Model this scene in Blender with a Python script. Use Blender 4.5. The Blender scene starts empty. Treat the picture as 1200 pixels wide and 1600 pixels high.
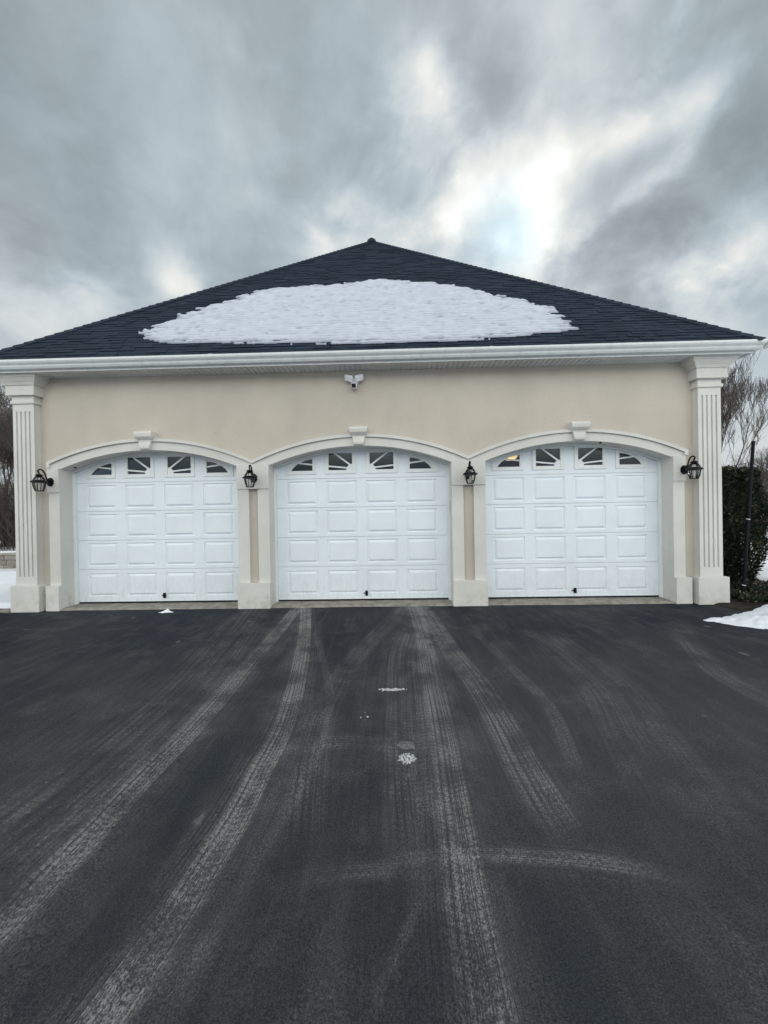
import bpy, bmesh, math, random
import numpy as np
from mathutils import Vector, Matrix, noise as mnoise
random.seed(7); rng = np.random.default_rng(5)
S = bpy.context.scene
COL = S.collection
R = math.radians

# ------------------------------------------------------------------ camera
def V3(*a): return np.array(a, float)
yaw, pitch, roll = R(1.35), R(-0.25), R(1.0)
fwd = V3(-math.sin(yaw)*math.cos(pitch), math.cos(yaw)*math.cos(pitch), math.sin(pitch))
rt = V3(math.cos(yaw), math.sin(yaw), 0); up = np.cross(rt, fwd)
r2 = math.cos(roll)*rt - math.sin(roll)*up; u2 = math.sin(roll)*rt + math.cos(roll)*up
cam = bpy.data.cameras.new('camera'); camo = bpy.data.objects.new('camera', cam); COL.objects.link(camo)
cam.sensor_fit = 'HORIZONTAL'; cam.sensor_width = 36; cam.lens = 18.0
cam.clip_start = 0.05; cam.clip_end = 2000
camo.matrix_world = Matrix(((r2[0], u2[0], -fwd[0], 0), (r2[1], u2[1], -fwd[1], -5.88), (r2[2], u2[2], -fwd[2], 1.46), (0, 0, 0, 1)))
S.camera = camo
S.render.resolution_x = 768; S.render.resolution_y = 1024
S.view_settings.view_transform = 'Standard'; S.view_settings.look = 'None'
S.view_settings.exposure = 0.0; S.view_settings.gamma = 1.0

# ------------------------------------------------------------------ node helpers
class G:
    """small wrapper that writes node maths"""
    def __init__(s, nt): s.nt = nt; s.n = nt.nodes; s.l = nt.links
    def node(s, t, **kw):
        n = s.n.new(t)
        for k, v in kw.items(): setattr(n, k, v)
        return n
    def link(s, a, b): s.l.new(a, b)
    def put(s, sock, v):
        if hasattr(v, 'is_output'): s.l.new(v, sock)
        elif isinstance(v, (tuple, list)) and len(v) == 3 and sock.type == 'RGBA': sock.default_value = (*v, 1)
        else: sock.default_value = v
    def m(s, op, a, b=None, c=None, clamp=False):
        n = s.node('ShaderNodeMath', operation=op, use_clamp=clamp)
        s.put(n.inputs[0], a)
        if b is not None: s.put(n.inputs[1], b)
        if c is not None: s.put(n.inputs[2], c)
        return n.outputs[0]
    def vm(s, op, a, b=None, out=0, scale=None):
        n = s.node('ShaderNodeVectorMath', operation=op)
        s.put(n.inputs[0], a)
        if b is not None: s.put(n.inputs[1], b)
        if scale is not None: s.put(n.inputs['Scale'], scale)
        return n.outputs[out]
    def xyz(s, v):
        n = s.node('ShaderNodeSeparateXYZ'); s.put(n.inputs[0], v); return n.outputs
    def comb(s, x, y, z=0.0):
        n = s.node('ShaderNodeCombineXYZ'); s.put(n.inputs[0], x); s.put(n.inputs[1], y); s.put(n.inputs[2], z); return n.outputs[0]
    def noise(s, v, scale, detail=4, rough=.5, dist=0, out=0):
        n = s.node('ShaderNodeTexNoise'); s.put(n.inputs['Vector'], v)
        n.inputs['Scale'].default_value = scale; n.inputs['Detail'].default_value = detail
        n.inputs['Roughness'].default_value = rough; n.inputs['Distortion'].default_value = dist
        return n.outputs[out]
    def map(s, v, a, b, c=0, d=1, smooth=True):
        n = s.node('ShaderNodeMapRange'); n.interpolation_type = 'SMOOTHSTEP' if smooth else 'LINEAR'
        for i, q in enumerate((v, a, b, c, d)): s.put(n.inputs[i], q)
        return n.outputs[0]
    def mix(s, f, a, b):
        n = s.node('ShaderNodeMix', data_type='RGBA'); s.put(n.inputs[0], f); s.put(n.inputs[6], a); s.put(n.inputs[7], b)
        return n.outputs[2]

# ------------------------------------------------------------------ sky: broken winter overcast, sun just veiled behind the roof
SUN = Vector((0.235, 0.800, 0.553)).normalized()
W = bpy.data.worlds.new('World'); S.world = W; W.use_nodes = True
g = G(W.node_tree); g.n.clear()
d = g.node('ShaderNodeTexCoord').outputs['Generated']
dx, dy, dz = g.xyz(d)
den = g.m('ADD', g.m('MAXIMUM', dz, 0.0), 0.55)
P = g.comb(g.m('DIVIDE', dx, den), g.m('DIVIDE', dy, den), 0)
wc = g.noise(P, 3.6, 5, .55, 0, out=1)
dw = g.vm('NORMALIZE', g.vm('ADD', d, g.vm('SCALE', g.vm('SUBTRACT', wc, (.5, .5, .5)), scale=.10)))
n1 = g.noise(P, 1.9, 4, .5, .3)
n2 = g.noise(g.vm('ADD', P, g.vm('SCALE', wc, scale=.12)), 4.6, 6, .52, .2)
n3 = g.noise(g.vm('ADD', P, (7, 3, 1)), 1.3, 3, .5, .3)
def blob(v, sig, amp, vec=dw):
    v = Vector(v).normalized(); k = 1.0/(sig*sig)
    dt = g.vm('DOT_PRODUCT', vec, tuple(v), out=1)
    e = g.m('EXPONENT', g.m('MULTIPLY', g.m('SUBTRACT', dt, 1.0), k))
    return g.m('MULTIPLY', e, amp)
def streak(a, b, sig, amp):
    a = Vector(a).normalized(); b = Vector(b).normalized()
    n = a.cross(b).normalized(); mid = (a+b).normalized()
    ln = math.acos(a.dot(b))*.62
    q = g.m('POWER', g.m('ABSOLUTE', g.m('DIVIDE', g.vm('DOT_PRODUCT', dw, tuple(n), out=1), sig)), 2.0)
    dt = g.m('SUBTRACT', g.vm('DOT_PRODUCT', dw, tuple(mid), out=1), 1.0)
    e = g.m('EXPONENT', g.m('SUBTRACT', g.m('MULTIPLY', dt, 1/(ln*ln)), q))
    return g.m('MULTIPLY', e, amp)
val = g.m('MULTIPLY_ADD', g.m('SUBTRACT', n1, .5), .24, .465)
n4 = g.noise(g.vm('ADD', d, (3, 1, 2)), 8.0, 5, .55, .3)
val = g.m('ADD', val, g.m('MULTIPLY', g.m('SUBTRACT', n2, .5), .27))
val = g.m('ADD', val, g.m('MULTIPLY', g.m('SUBTRACT', n4, .5), .21))
brights = [blob(SUN, .28, .13), blob(SUN, .11, .16), blob((.165, .77, .615), .028, .30), blob((.2, .76, .62), .07, .06), blob((.115, .80, .59), .04, .14),
           blob((.29, .77, .52), .05, .22), blob((.30, .76, .60), .05, .14), blob((.05, .84, .53), .07, .12),
           blob((-.417, .779, .469), .034, .26), blob((-.10, .80, .585), .045, .26), blob((.587, .69, .425), .05, .34),
           blob((-.65, .66, .36), .09, .16), blob((.52, .74, .40), .07, .20), blob((-.56, .70, .42), .04, .12),
           blob((.395, .669, .63), .014, .08), blob((.06, .69, .72), .05, .12), blob((0, .85, .5), .5, .04),
           streak((.545, .560, .625), (.34, .70, .62), .026, .24), streak((.08, .66, .74), (.165, .765, .62), .022, .16),
           streak((.50, .64, .60), (.42, .74, .55), .018, .10), streak((.42, .55, .72), (.40, .62, .68), .018, .12)]
bs = brights[0]
for b in brights[1:]: bs = g.m('ADD', bs, b)
val = g.m('ADD', val, g.m('MULTIPLY', bs, g.m('MULTIPLY', g.map(n2, .36, .62, .25, 1.5), g.map(n4, .3, .7, .7, 1.3))))
val = g.m('ADD', val, g.m('MULTIPLY', g.map(dz, .50, .12, 0, .16), g.map(dy, -.2, .3)))   # paler towards the horizon
for v_, sg, am in (((.39, .734, .556), .10, .12), ((.60, .60, .52), .12, .11), ((-.50, .525, .69), .10, .08), ((-.348, .681, .644), .2, .03), ((-.62, .64, .5), .13, .05), ((.02, .76, .66), .09, .05), ((.33, .55, .77), .16, .05)):
    val = g.m('SUBTRACT', val, blob(v_, sg, am))
# added brightness in the unseen sky behind the camera, to light the garage front
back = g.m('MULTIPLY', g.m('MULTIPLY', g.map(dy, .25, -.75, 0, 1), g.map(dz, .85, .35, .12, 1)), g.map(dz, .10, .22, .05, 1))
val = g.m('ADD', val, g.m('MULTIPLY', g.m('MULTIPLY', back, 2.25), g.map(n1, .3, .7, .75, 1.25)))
soft_ = g.m('MULTIPLY_ADD', g.m('MAXIMUM', g.m('SUBTRACT', val, .62), 0.0), -.30, 0.0)
val = g.m('MAXIMUM', g.m('ADD', val, g.m('MULTIPLY', soft_, g.map(dy, 0, .3))), .14)
tint = g.mix(g.map(n3, .38, .62), (.84, .985, 1.075), (.90, .985, 1.065))
tint = g.mix(g.map(val, .5, .9), tint, (1.0, 1.01, .97))
cloud = g.vm('SCALE', tint, scale=g.m('MULTIPLY', val, 10.0))
sky = g.node('ShaderNodeTexSky', sky_type='NISHITA', sun_disc=False)
sky.sun_elevation = math.asin(SUN.z); sky.sun_rotation = math.atan2(SUN.x, SUN.y)
hole = g.m('MINIMUM', g.m('ADD', g.m('MULTIPLY', blob(SUN, .052, .62), g.map(n2, .3, .6, .4, 1)), .02), 1.0)
thin = g.mix(.5, g.vm('MINIMUM', sky.outputs[0], (5.2, 8.2, 9.8)), (5.4, 7.9, 9.0))
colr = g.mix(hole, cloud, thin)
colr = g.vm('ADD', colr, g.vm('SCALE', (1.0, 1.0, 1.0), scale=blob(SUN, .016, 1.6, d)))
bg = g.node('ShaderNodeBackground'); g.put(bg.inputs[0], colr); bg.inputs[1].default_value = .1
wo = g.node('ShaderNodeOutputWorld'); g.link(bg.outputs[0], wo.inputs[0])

sl = bpy.data.lights.new('sun', 'SUN'); sl.energy = 1.0; sl.angle = R(12); sl.color = (1, .95, .87)
so = bpy.data.objects.new('sun', sl); COL.objects.link(so)
so.rotation_euler = SUN.to_track_quat('Z', 'Y').to_euler(); so.location = (8, 30, 25)

# ------------------------------------------------------------------ materials
def mat(name, fn, rough=.6, spec=.5, metallic=0, coat=0):
    m = bpy.data.materials.new(name); m.use_nodes = True
    q = G(m.node_tree); b = q.n['Principled BSDF']
    b.inputs['Roughness'].default_value = rough; b.inputs['Specular IOR Level'].default_value = spec
    b.inputs['Metallic'].default_value = metallic; b.inputs['Coat Weight'].default_value = coat
    o = q.node('ShaderNodeTexCoord').outputs['Object']
    fn(q, b, o); return m
def bump(q, b, h, strength, dist=.01):
    n = q.node('ShaderNodeBump'); n.inputs['Strength'].default_value = strength; n.inputs['Distance'].default_value = dist
    q.put(n.inputs['Height'], h); q.link(n.outputs[0], b.inputs['Normal'])
def plain(c, var=.08, scale=8, bs=0, bscale=200, bd=.002):
    def f(q, b, o):
        n = q.noise(o, scale, 5, .6)
        k = q.map(n, .25, .75, 1-var, 1+var)
        q.put(b.inputs['Base Color'], q.vm('SCALE', tuple(c), scale=k))
        if bs: bump(q, b, q.noise(o, bscale, 3, .6), bs, bd)
    return f
def stucco_fn(c, weather=.10, grime=True, sc=260, bs=.55, gr_=.17):
    def f(q, b, o):
        x, y, z = q.xyz(o)
        big = q.noise(o, .9, 4, .55)
        st = q.noise(q.comb(q.m('MULTIPLY', x, 2.2), q.m('MULTIPLY', y, 2.2), q.m('MULTIPLY', z, 1.1)), 1.3, 4, .6)
        fine = q.noise(o, sc*.35, 3, .7)
        k = q.m('MULTIPLY', q.map(big, .3, .7, 1-weather, 1+weather*.7), q.map(st, .3, .75, 1.02, 1-weather*.7))
        k = q.m('MULTIPLY', k, q.map(fine, .32, .68, 1-gr_, 1+gr_*.8))
        col = q.vm('SCALE', tuple(c), scale=k)
        if grime:  # splash dirt, scuffs near the paving
            gn = q.noise(o, 6, 5, .65)
            low = q.m('MULTIPLY', q.map(z, .42, .0), q.map(gn, .42, .75))
            col = q.mix(q.m('MULTIPLY', low, .45), col, (.23, .22, .19))
            sp = q.m('MULTIPLY', q.map(q.noise(o, 3.1, 6, .7, .6), .64, .75), .28)
            col = q.mix(sp, col, (.30, .31, .29))
        q.put(b.inputs['Base Color'], col)
        bump(q, b, q.m('ADD', q.noise(o, sc, 3, .7), q.m('MULTIPLY', q.noise(o, 70, 3, .6), 1.2)), bs, .009)
    return f
M = {}
M['stucco'] = mat('beige stucco', stucco_fn((.553, .510, .447), .06, True), .9, .2)
M['trim'] = mat('cream textured trim', stucco_fn((.65, .652, .622), .07, True, 330, .30, .07), .85, .25)
def doorf(q, b, o):
    x, y, z = q.xyz(o); n = q.noise(o, 2.2, 4, .6); sp_ = q.noise(q.comb(q.m('MULTIPLY', x, 3), y, z), 9, 6, .75)
    c = q.vm('SCALE', (.75, .82, .885), scale=q.map(n, .3, .7, .96, 1.03))
    c = q.mix(q.m('MULTIPLY', q.map(z, .75, .03), q.map(sp_, .42, .72, .05, .34)), c, (.40, .40, .38))
    q.put(b.inputs['Base Color'], c); q.put(b.inputs['Roughness'], q.map(n, .3, .7, .36, .50))
    bump(q, b, q.m('ADD', q.noise(q.vm('MULTIPLY', o, (40, 40, 260)), 1, 3, .6), q.m('MULTIPLY', q.noise(o, 1.1, 2, .4), 4)), .12, .0025)
M['door'] = mat('embossed white door', doorf, .42, .45)
M['white'] = mat('white vinyl', plain((.74, .78, .80), .03, 5), .45, .4)
def gut(q, b, o):
    x, y, z = q.xyz(o)
    n = q.noise(q.comb(q.m('MULTIPLY', x, 6), q.m('MULTIPLY', y, 6), q.m('MULTIPLY', z, 1.2)), 1.6, 5, .65)
    col = q.mix(q.map(n, .45, .78), (.67, .71, .72), (.56, .59, .59))
    q.put(b.inputs['Base Color'], col)
M['gutter'] = mat('painted aluminium gutter', gut, .35, .5)
def soff(q, b, o):
    q.put(b.inputs['Base Color'], q.vm('SCALE', (.64, .66, .67), scale=q.map(q.noise(o, 3, 4), .3, .7, .9, 1.05)))
M['soffit'] = mat('vented soffit', soff, .5, .3)
def shin(q, b, o):
    a = q.node('ShaderNodeAttribute', attribute_name='tint').outputs['Fac']
    n = q.noise(o, 300, 2, .7); n2_ = q.noise(o, 1.1, 4, .6)
    k = q.m('MULTIPLY', q.m('MULTIPLY', q.map(a, 0, 1, .75, 1.25, False), q.map(n, .25, .75, .7, 1.4)), q.map(n2_, .3, .7, .85, 1.15))
    q.put(b.inputs['Base Color'], q.vm('SCALE', (.0165, .027, .045), scale=k))
    bump(q, b, n, .5, .003)
M['shingle'] = mat('charcoal blue shingles', shin, .8, .22)
def snow(q, b, o):
    n = q.noise(o, 3, 5, .6)
    q.put(b.inputs['Base Color'], q.mix(q.map(n, .3, .75), (.80, .84, .90), (.86, .89, .94)))
    bump(q, b, q.m('ADD', q.noise(o, 60, 4, .7), q.noise(o, 14, 4, .6)), .45, .012)
    b.inputs['Subsurface Weight'].default_value = 0
M['snow'] = mat('snow', snow, .75, .2)
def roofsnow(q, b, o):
    th = q.node('ShaderNodeAttribute', attribute_name='thin').outputs['Fac']     # thinner is darker: shingles showing through, with row shade painted into the colour
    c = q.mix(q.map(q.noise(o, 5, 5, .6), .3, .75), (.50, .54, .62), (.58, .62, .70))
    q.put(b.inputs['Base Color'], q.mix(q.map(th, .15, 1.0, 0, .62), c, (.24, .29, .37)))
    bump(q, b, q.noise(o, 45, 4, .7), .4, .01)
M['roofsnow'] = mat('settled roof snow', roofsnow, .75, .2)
M['crust'] = mat('dirty ice crust', plain((.50, .52, .54), .3, 60), .6, .3)
M['black'] = mat('black painted metal', plain((.004, .005, .008), .2, 20), .5, .18)
M['rubber'] = mat('black rubber', plain((.005, .006, .010), .2), .6, .15)
M['steel'] = mat('galvanised steel', plain((.42, .43, .43), .15, 12), .4, .5, .8)
M['camlens'] = mat('black lens cover', plain((.004, .004, .006), .1), .5, .15)
M['camwhite'] = mat('white camera housing', plain((.78, .80, .86), .02), .35, .5)
def conc(q, b, o):
    n = q.noise(o, 7, 6, .7); n2_ = q.noise(o, 60, 4, .7)
    c = q.mix(q.map(n, .35, .7), (.34, .32, .28), (.18, .175, .155))
    c = q.mix(q.m('MULTIPLY', q.map(n2_, .5, .75), .5), c, (.10, .10, .095))
    q.put(b.inputs['Base Color'], c); bump(q, b, q.m('ADD', n, n2_), .6, .006)
M['concrete'] = mat('weathered concrete', conc, .9, .2)
def stone(q, b, o):
    a = q.node('ShaderNodeAttribute', attribute_name='tint').outputs['Fac']
    n = q.noise(o, 18, 5, .7)
    c = q.mix(a, (.20, .185, .155), (.36, .34, .30))
    q.put(b.inputs['Base Color'], q.vm('SCALE', c, scale=q.map(n, .3, .7, .7, 1.15))); bump(q, b, n, .7, .01)
M['stone'] = mat('split-faced wall block', stone, .9, .2)
def bark(q, b, o):
    n = q.noise(o, 9, 5, .7)
    q.put(b.inputs['Base Color'], q.mix(q.map(n, .3, .7), (.055, .047, .042), (.13, .115, .105)))
M['bark'] = mat('grey bark', bark, .9, .2)
M['brush'] = mat('brown brush twigs', plain((.075, .060, .052), .35, 2), .9, .2)
def leaf(q, b, o):
    a = q.node('ShaderNodeAttribute', attribute_name='tint').outputs['Fac']
    c = q.mix(a, (.006, .012, .009), (.036, .052, .028))
    c = q.mix(q.map(a, .93, .97), c, (.15, .125, .085))
    q.put(b.inputs['Base Color'], c)
M['leaf'] = mat('dark evergreen foliage', leaf, .6, .3)
def soil(q, b, o):
    n = q.noise(o, 14, 6, .75)
    q.put(b.inputs['Base Color'], q.mix(q.map(n, .35, .7), (.018, .015, .012), (.06, .05, .04))); bump(q, b, n, .9, .03)
M['soil'] = mat('dark wet mulch', soil, .9, .2)
M['dark'] = mat('garage interior lining', plain((.035, .036, .038), .2, 2), .9, .1)
# window glass
mg = bpy.data.materials.new('window glass'); mg.use_nodes = True; q = G(mg.node_tree); q.n.clear()
gl = q.node('ShaderNodeBsdfGlossy'); gl.inputs['Roughness'].default_value = .015; gl.inputs['Color'].default_value = (.9, .95, 1, 1)
tr = q.node('ShaderNodeBsdfTransparent'); tr.inputs['Color'].default_value = (.72, .78, .80, 1)
fr = q.node('ShaderNodeFresnel'); fr.inputs[0].default_value = 1.52
mx = q.node('ShaderNodeMixShader'); q.link(q.m('MULTIPLY', fr.outputs[0], 1.0), mx.inputs[0]); q.link(tr.outputs[0], mx.inputs[1]); q.link(gl.outputs[0], mx.inputs[2])
ou = q.node('ShaderNodeOutputMaterial'); q.link(mx.outputs[0], ou.inputs[0]); M['glass'] = mg
# lantern glass: seeded, clearer
ml = mg.copy(); ml.name = 'clear bevelled lantern glass'; M['lglass'] = ml
for n_ in ml.node_tree.nodes:
    if n_.type == 'BSDF_TRANSPARENT': n_.inputs['Color'].default_value = (.97, .98, .98, 1)
me_ = bpy.data.materials.new('lit warm lamp glass'); me_.use_nodes = True
bb = me_.node_tree.nodes['Principled BSDF']; bb.inputs['Base Color'].default_value = (.8, .7, .5, 1)
bb.inputs['Emission Color'].default_value = (1, .62, .25, 1); bb.inputs['Emission Strength'].default_value = 1.6; M['lit'] = me_
M['bulb'] = mat('cream candle tube', plain((.7, .68, .6), .03), .4, .4)

# driveway asphalt with dusty tyre tracks (stains with a shape of their own, laid out in ground metres)
TR = {
 'A': (.09, 1.0, [(-1.62, 1.2), (-1.35, -.09), (-1.04, -1.54), (-.86, -2.54), (-.77, -3.25), (-.77, -3.71), (-.77, -4.04), (-.80, -4.33), (-.82, -4.55), (-.87, -4.8), (-1.0, -5.6), (-1.3, -7.5), (-2, -11)]),
 'B': (.10, .75, [(-1.5, 1.2), (-1.48, -.16), (-1.44, -1.3), (-1.42, -2.17), (-1.39, -2.93), (-1.39, -3.4), (-1.41, -3.81), (-1.41, -4.13), (-1.42, -4.36), (-1.44, -4.6), (-1.6, -5.5), (-1.9, -7.5), (-2.7, -11)]),
 'C': (.105, .66, [(.25, 1.0), (.29, -.24), (.32, -1.78), (.31, -2.79), (.30, -3.4), (.28, -3.86), (.27, -4.14), (.25, -4.43), (.24, -4.8), (.2, -5.6), (.1, -7.5), (0, -11)]),
 'D': (.13, .50, [(.3, .8), (.44, -.35), (.56, -1.78), (.67, -2.56), (.71, -3.09), (.72, -3.6), (.73, -3.95), (.75, -4.18)]),
 'E': (.042, .5, [(-.17, -4.36), (-.01, -4.29), (.21, -4.26), (.47, -4.26), (.73, -4.28), (.97, -4.32), (1.2, -4.38)]),
 'F': (.13, .22, [(.2, .2), (.03, -.51), (-.38, -1.95), (-.52, -2.89), (-.52, -3.47), (-.47, -3.91), (-.41, -4.24)]),
 'G': (.20, .26, [(.25, -1.0), (.1, -2.0), (.08, -3.0), (.08, -3.71), (.10, -4.3)]),
 'H': (.13, .24, [(3.5, -1.0), (3.17, -1.66), (2.85, -2.33), (2.75, -2.77), (2.8, -3.3)]),
 'I': (.30, .14, [(1.7, -1.2), (1.73, -2.16), (1.70, -2.81), (1.54, -3.41), (1.36, -4.1)]),
 'J': (.10, .20, [(-.9, -3.52), (-.33, -3.47), (0, -3.5), (.5, -3.55)]),
 'K': (.02, .3, [(-.13, -4.9), (-.05, -4.69), (.06, -4.48), (.12, -4.3)]),
 'N': (.07, .14, [(.1, -4.85), (.53, -4.74), (.82, -4.64), (1.4, -4.5), (2.2, -4.4)]),
 'P': (.04, .18, [(-1.05, -1.0), (-.72, -2.1), (-.50, -3.0), (-.50, -3.7), (-.62, -4.4), (-.75, -5)]),
 'Q': (.06, .22, [(.9, -1.0), (1.05, -2.2), (1.12, -3.0), (1.02, -3.6), (.9, -4.0)]),
 'S': (.045, .20, [(-.62, -4.42), (-.35, -4.36), (0, -4.33), (.3, -4.36)]),
 'O': (.32, .20, [(-2.2, .3), (-1.9, -1.6), (-1.75, -2.8), (-1.75, -3.9), (-1.85, -5)]),
}
def asph(q, b, o):
    big = q.noise(o, .55, 4, .55, .3); med = q.noise(o, 2.2, 5, .65, .3); fine = q.noise(o, 34, 4, .75); grit = q.noise(q.vm('MULTIPLY', o, (1, .7, 1)), 150, 3, .8)
    gr = q.noise(o, 210, 2, .7); smear = q.noise(q.vm('MULTIPLY', o, (6.5, 1.0, 1)), 1.4, 5, .65, .5)
    x, y, z = q.xyz(o)
    away = q.map(y, -1.0, -3.4)                     # near-black by the doors, greyer further out
    side = q.map(q.m('ADD', x, q.m('MULTIPLY', q.m('SUBTRACT', big, .5), 2.2)), -.3, 1.6)
    base = q.mix(away, (.007, .0115, .022), q.mix(side, (.028, .034, .042), (.048, .054, .060)))
    base = q.mix(q.m('MULTIPLY', q.map(big, .40, .62), .65), base, (.046, .051, .058))
    base = q.mix(q.m('MULTIPLY', q.map(smear, .46, .74), .38), base, (.082, .086, .090))
    blot = q.m('MULTIPLY', q.map(med, .50, .70), q.map(grit, .44, .66))
    base = q.mix(q.m('MULTIPLY', blot, .62), base, (.18, .185, .175))
    dpatch = q.m('MULTIPLY', q.m('MULTIPLY', q.map(q.noise(o, 1.15, 5, .68, .4), .44, .64), away), q.map(smear, .3, .65, .35, 1))
    base = q.mix(q.m('MULTIPLY', dpatch, .5), base, (.082, .081, .077))
    spots = q.m('MULTIPLY', q.map(q.noise(q.vm('MULTIPLY', o, (1.6, 1, 1)), 3.6, 2, .4, .2), .745, .775), .45)
    base = q.mix(spots, base, (.22, .225, .215))
    base = q.vm('SCALE', base, scale=q.m('MULTIPLY', q.map(gr, .3, .7, .55, 1.45), q.map(q.noise(o, 85, 3, .7), .3, .7, .75, 1.25)))
    # track group
    tg = bpy.data.node_groups.new('tyre track', 'ShaderNodeTree')
    for nm, ty, io in (('Track', 'NodeSocketVector', 'INPUT'), ('Amount', 'NodeSocketFloat', 'INPUT'), ('Fine', 'NodeSocketFloat', 'INPUT'), ('Medium', 'NodeSocketFloat', 'INPUT'), ('Dust', 'NodeSocketFloat', 'OUTPUT')):
        tg.interface.new_socket(nm, in_out=io, socket_type=ty)
    t = G(tg); gi = t.node('NodeGroupInput'); go = t.node('NodeGroupOutput')
    l, s_, w = t.xyz(gi.outputs[0])                 # l = lateral -1..1, s = metres along, w = fade
    al = t.m('ABSOLUTE', l)
    ln = t.noise(t.comb(t.m('MULTIPLY', l, 5.2), t.m('MULTIPLY', s_, .22)), 1.6, 4, .7)
    tread = t.noise(t.comb(t.m('MULTIPLY', l, 9), t.m('MULTIPLY', s_, 22)), 1.0, 3, .7)
    rib = t.m('ABSOLUTE', t.m('SINE', t.m('MULTIPLY', t.m('ADD', l, t.m('MULTIPLY', ln, .25)), 8.6)))
    rib = t.map(rib, .06, .26, .10, 1)
    hatch = t.map(t.m('SINE', t.m('ADD', t.m('MULTIPLY', s_, 170.0), t.m('MULTIPLY', al, 7.0))), -.75, .1, .55, 1)
    rib = t.m('MULTIPLY', rib, t.m('MAXIMUM', hatch, t.map(ln, .40, .52, 1, 0)))
    edge = t.map(t.m('ADD', al, t.m('MULTIPLY', t.m('SUBTRACT', gi.outputs['Fine'], .5), .9)), .58, 1.12, 1, 0)
    soft = t.m('MULTIPLY', t.map(al, .9, 2.8, .22, 0), t.map(ln, .35, .65))
    pat = t.map(gi.outputs['Medium'], .38, .60, .36, 1.15)
    grain = t.map(gi.outputs['Fine'], .40, .64, .18, 2.1)
    core = t.m('MULTIPLY', t.m('MULTIPLY', edge, rib), t.m('MULTIPLY', t.map(ln, .36, .62, .14, 1.1), t.map(tread, .3, .6, .68, 1.1)))
    v = t.m('MULTIPLY', t.m('ADD', core, soft), t.m('MULTIPLY', pat, grain))
    v = t.m('MULTIPLY', t.m('MULTIPLY', v, w), gi.outputs['Amount'])
    t.link(v, go.inputs[0])
    tot = None
    fm = q.noise(q.vm('MULTIPLY', o, (1.0, .8, 1)), 3.2, 5, .68)
    for k in [k_ for k_ in TR if k_ != 'N']:
        n = q.node('ShaderNodeGroup'); n.node_tree = tg
        at = q.node('ShaderNodeAttribute', attribute_name='track'+k)
        q.link(at.outputs['Vector'], n.inputs[0]); n.inputs[1].default_value = TR[k][1]
        q.link(grit, n.inputs[2]); q.link(fm, n.inputs[3])
        tot = n.outputs[0] if tot is None else q.m('ADD', tot, n.outputs[0])
    dust = q.m('MINIMUM', tot, 1.0)
    col = q.mix(dust, base, (.30, .302, .295))
    q.put(b.inputs['Base Color'], col)
    q.put(b.inputs['Roughness'], q.map(big, .3, .7, .62, .8))
    bump(q, b, q.m('ADD', q.m('ADD', q.m('MULTIPLY', gr, .8), fine), q.m('MULTIPLY', grit, .8)), .8, .008)
M['asphalt'] = mat('sealed asphalt', asph, .7, .16)

# ------------------------------------------------------------------ mesh helpers
def obj(name, bm, m, parent=None, smooth=False, link=True):
    me = bpy.data.meshes.new(name)
    if isinstance(bm, bmesh.types.BMesh):
        bmesh.ops.recalc_face_normals(bm, faces=bm.faces); bm.to_mesh(me); bm.free()
    else:
        me.from_pydata(bm[0], [], bm[1]); me.update()
    if m is not None: me.materials.append(m)
    if smooth: me.polygons.foreach_set('use_smooth', [True]*len(me.polygons))
    o = bpy.data.objects.new(name, me)
    if link: COL.objects.link(o)
    if parent is not None: o.parent = parent
    return o
def empty(name, loc=(0, 0, 0)):
    o = bpy.data.objects.new(name, None); COL.objects.link(o); o.location = loc; o.empty_display_size = .1; return o
def tag(o, label=None, cat=None, group=None, kind=None):
    if label: o['label'] = label
    if cat: o['category'] = cat
    if group: o['group'] = group
    if kind: o['kind'] = kind
    return o
def box(bm, x0, x1, y0, y1, z0, z1, bev=0):
    vs = [bm.verts.new(p) for p in ((x0, y0, z0), (x1, y0, z0), (x1, y1, z0), (x0, y1, z0), (x0, y0, z1), (x1, y0, z1), (x1, y1, z1), (x0, y1, z1))]
    fs = [bm.faces.new([vs[i] for i in f]) for f in ((3, 2, 1, 0), (4, 5, 6, 7), (0, 1, 5, 4), (1, 2, 6, 5), (2, 3, 7, 6), (3, 0, 4, 7))]
    if bev:
        es = list({e for f in fs for e in f.edges})
        bmesh.ops.bevel(bm, geom=es, offset=bev, segments=2, affect='EDGES', profile=.6)
def frustum(bm, cx, cy0, z0, z1, h0, h1, y0, y1, yb):
    """block with half width h0->h1 and front y0->y1, back yb"""
    p = [(cx-h0, y0, z0), (cx+h0, y0, z0), (cx+h0, yb, z0), (cx-h0, yb, z0), (cx-h1, y1, z1), (cx+h1, y1, z1), (cx+h1, yb, z1), (cx-h1, yb, z1)]
    vs = [bm.verts.new(q_) for q_ in p]
    for f in ((3, 2, 1, 0), (4, 5, 6, 7), (0, 1, 5, 4), (1, 2, 6, 5), (2, 3, 7, 6), (3, 0, 4, 7)): bm.faces.new([vs[i] for i in f])
def prism_xz(bm, pts, y0, y1):
    """polygon in x,z extruded y0..y1"""
    a = [bm.verts.new((x, y0, z)) for x, z in pts]; b = [bm.verts.new((x, y1, z)) for x, z in pts]
    n = len(pts); bm.faces.new(a); bm.faces.new(b[::-1])
    for i in range(n): bm.faces.new((a[i], b[i], b[(i+1) % n], a[(i+1) % n]))
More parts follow.
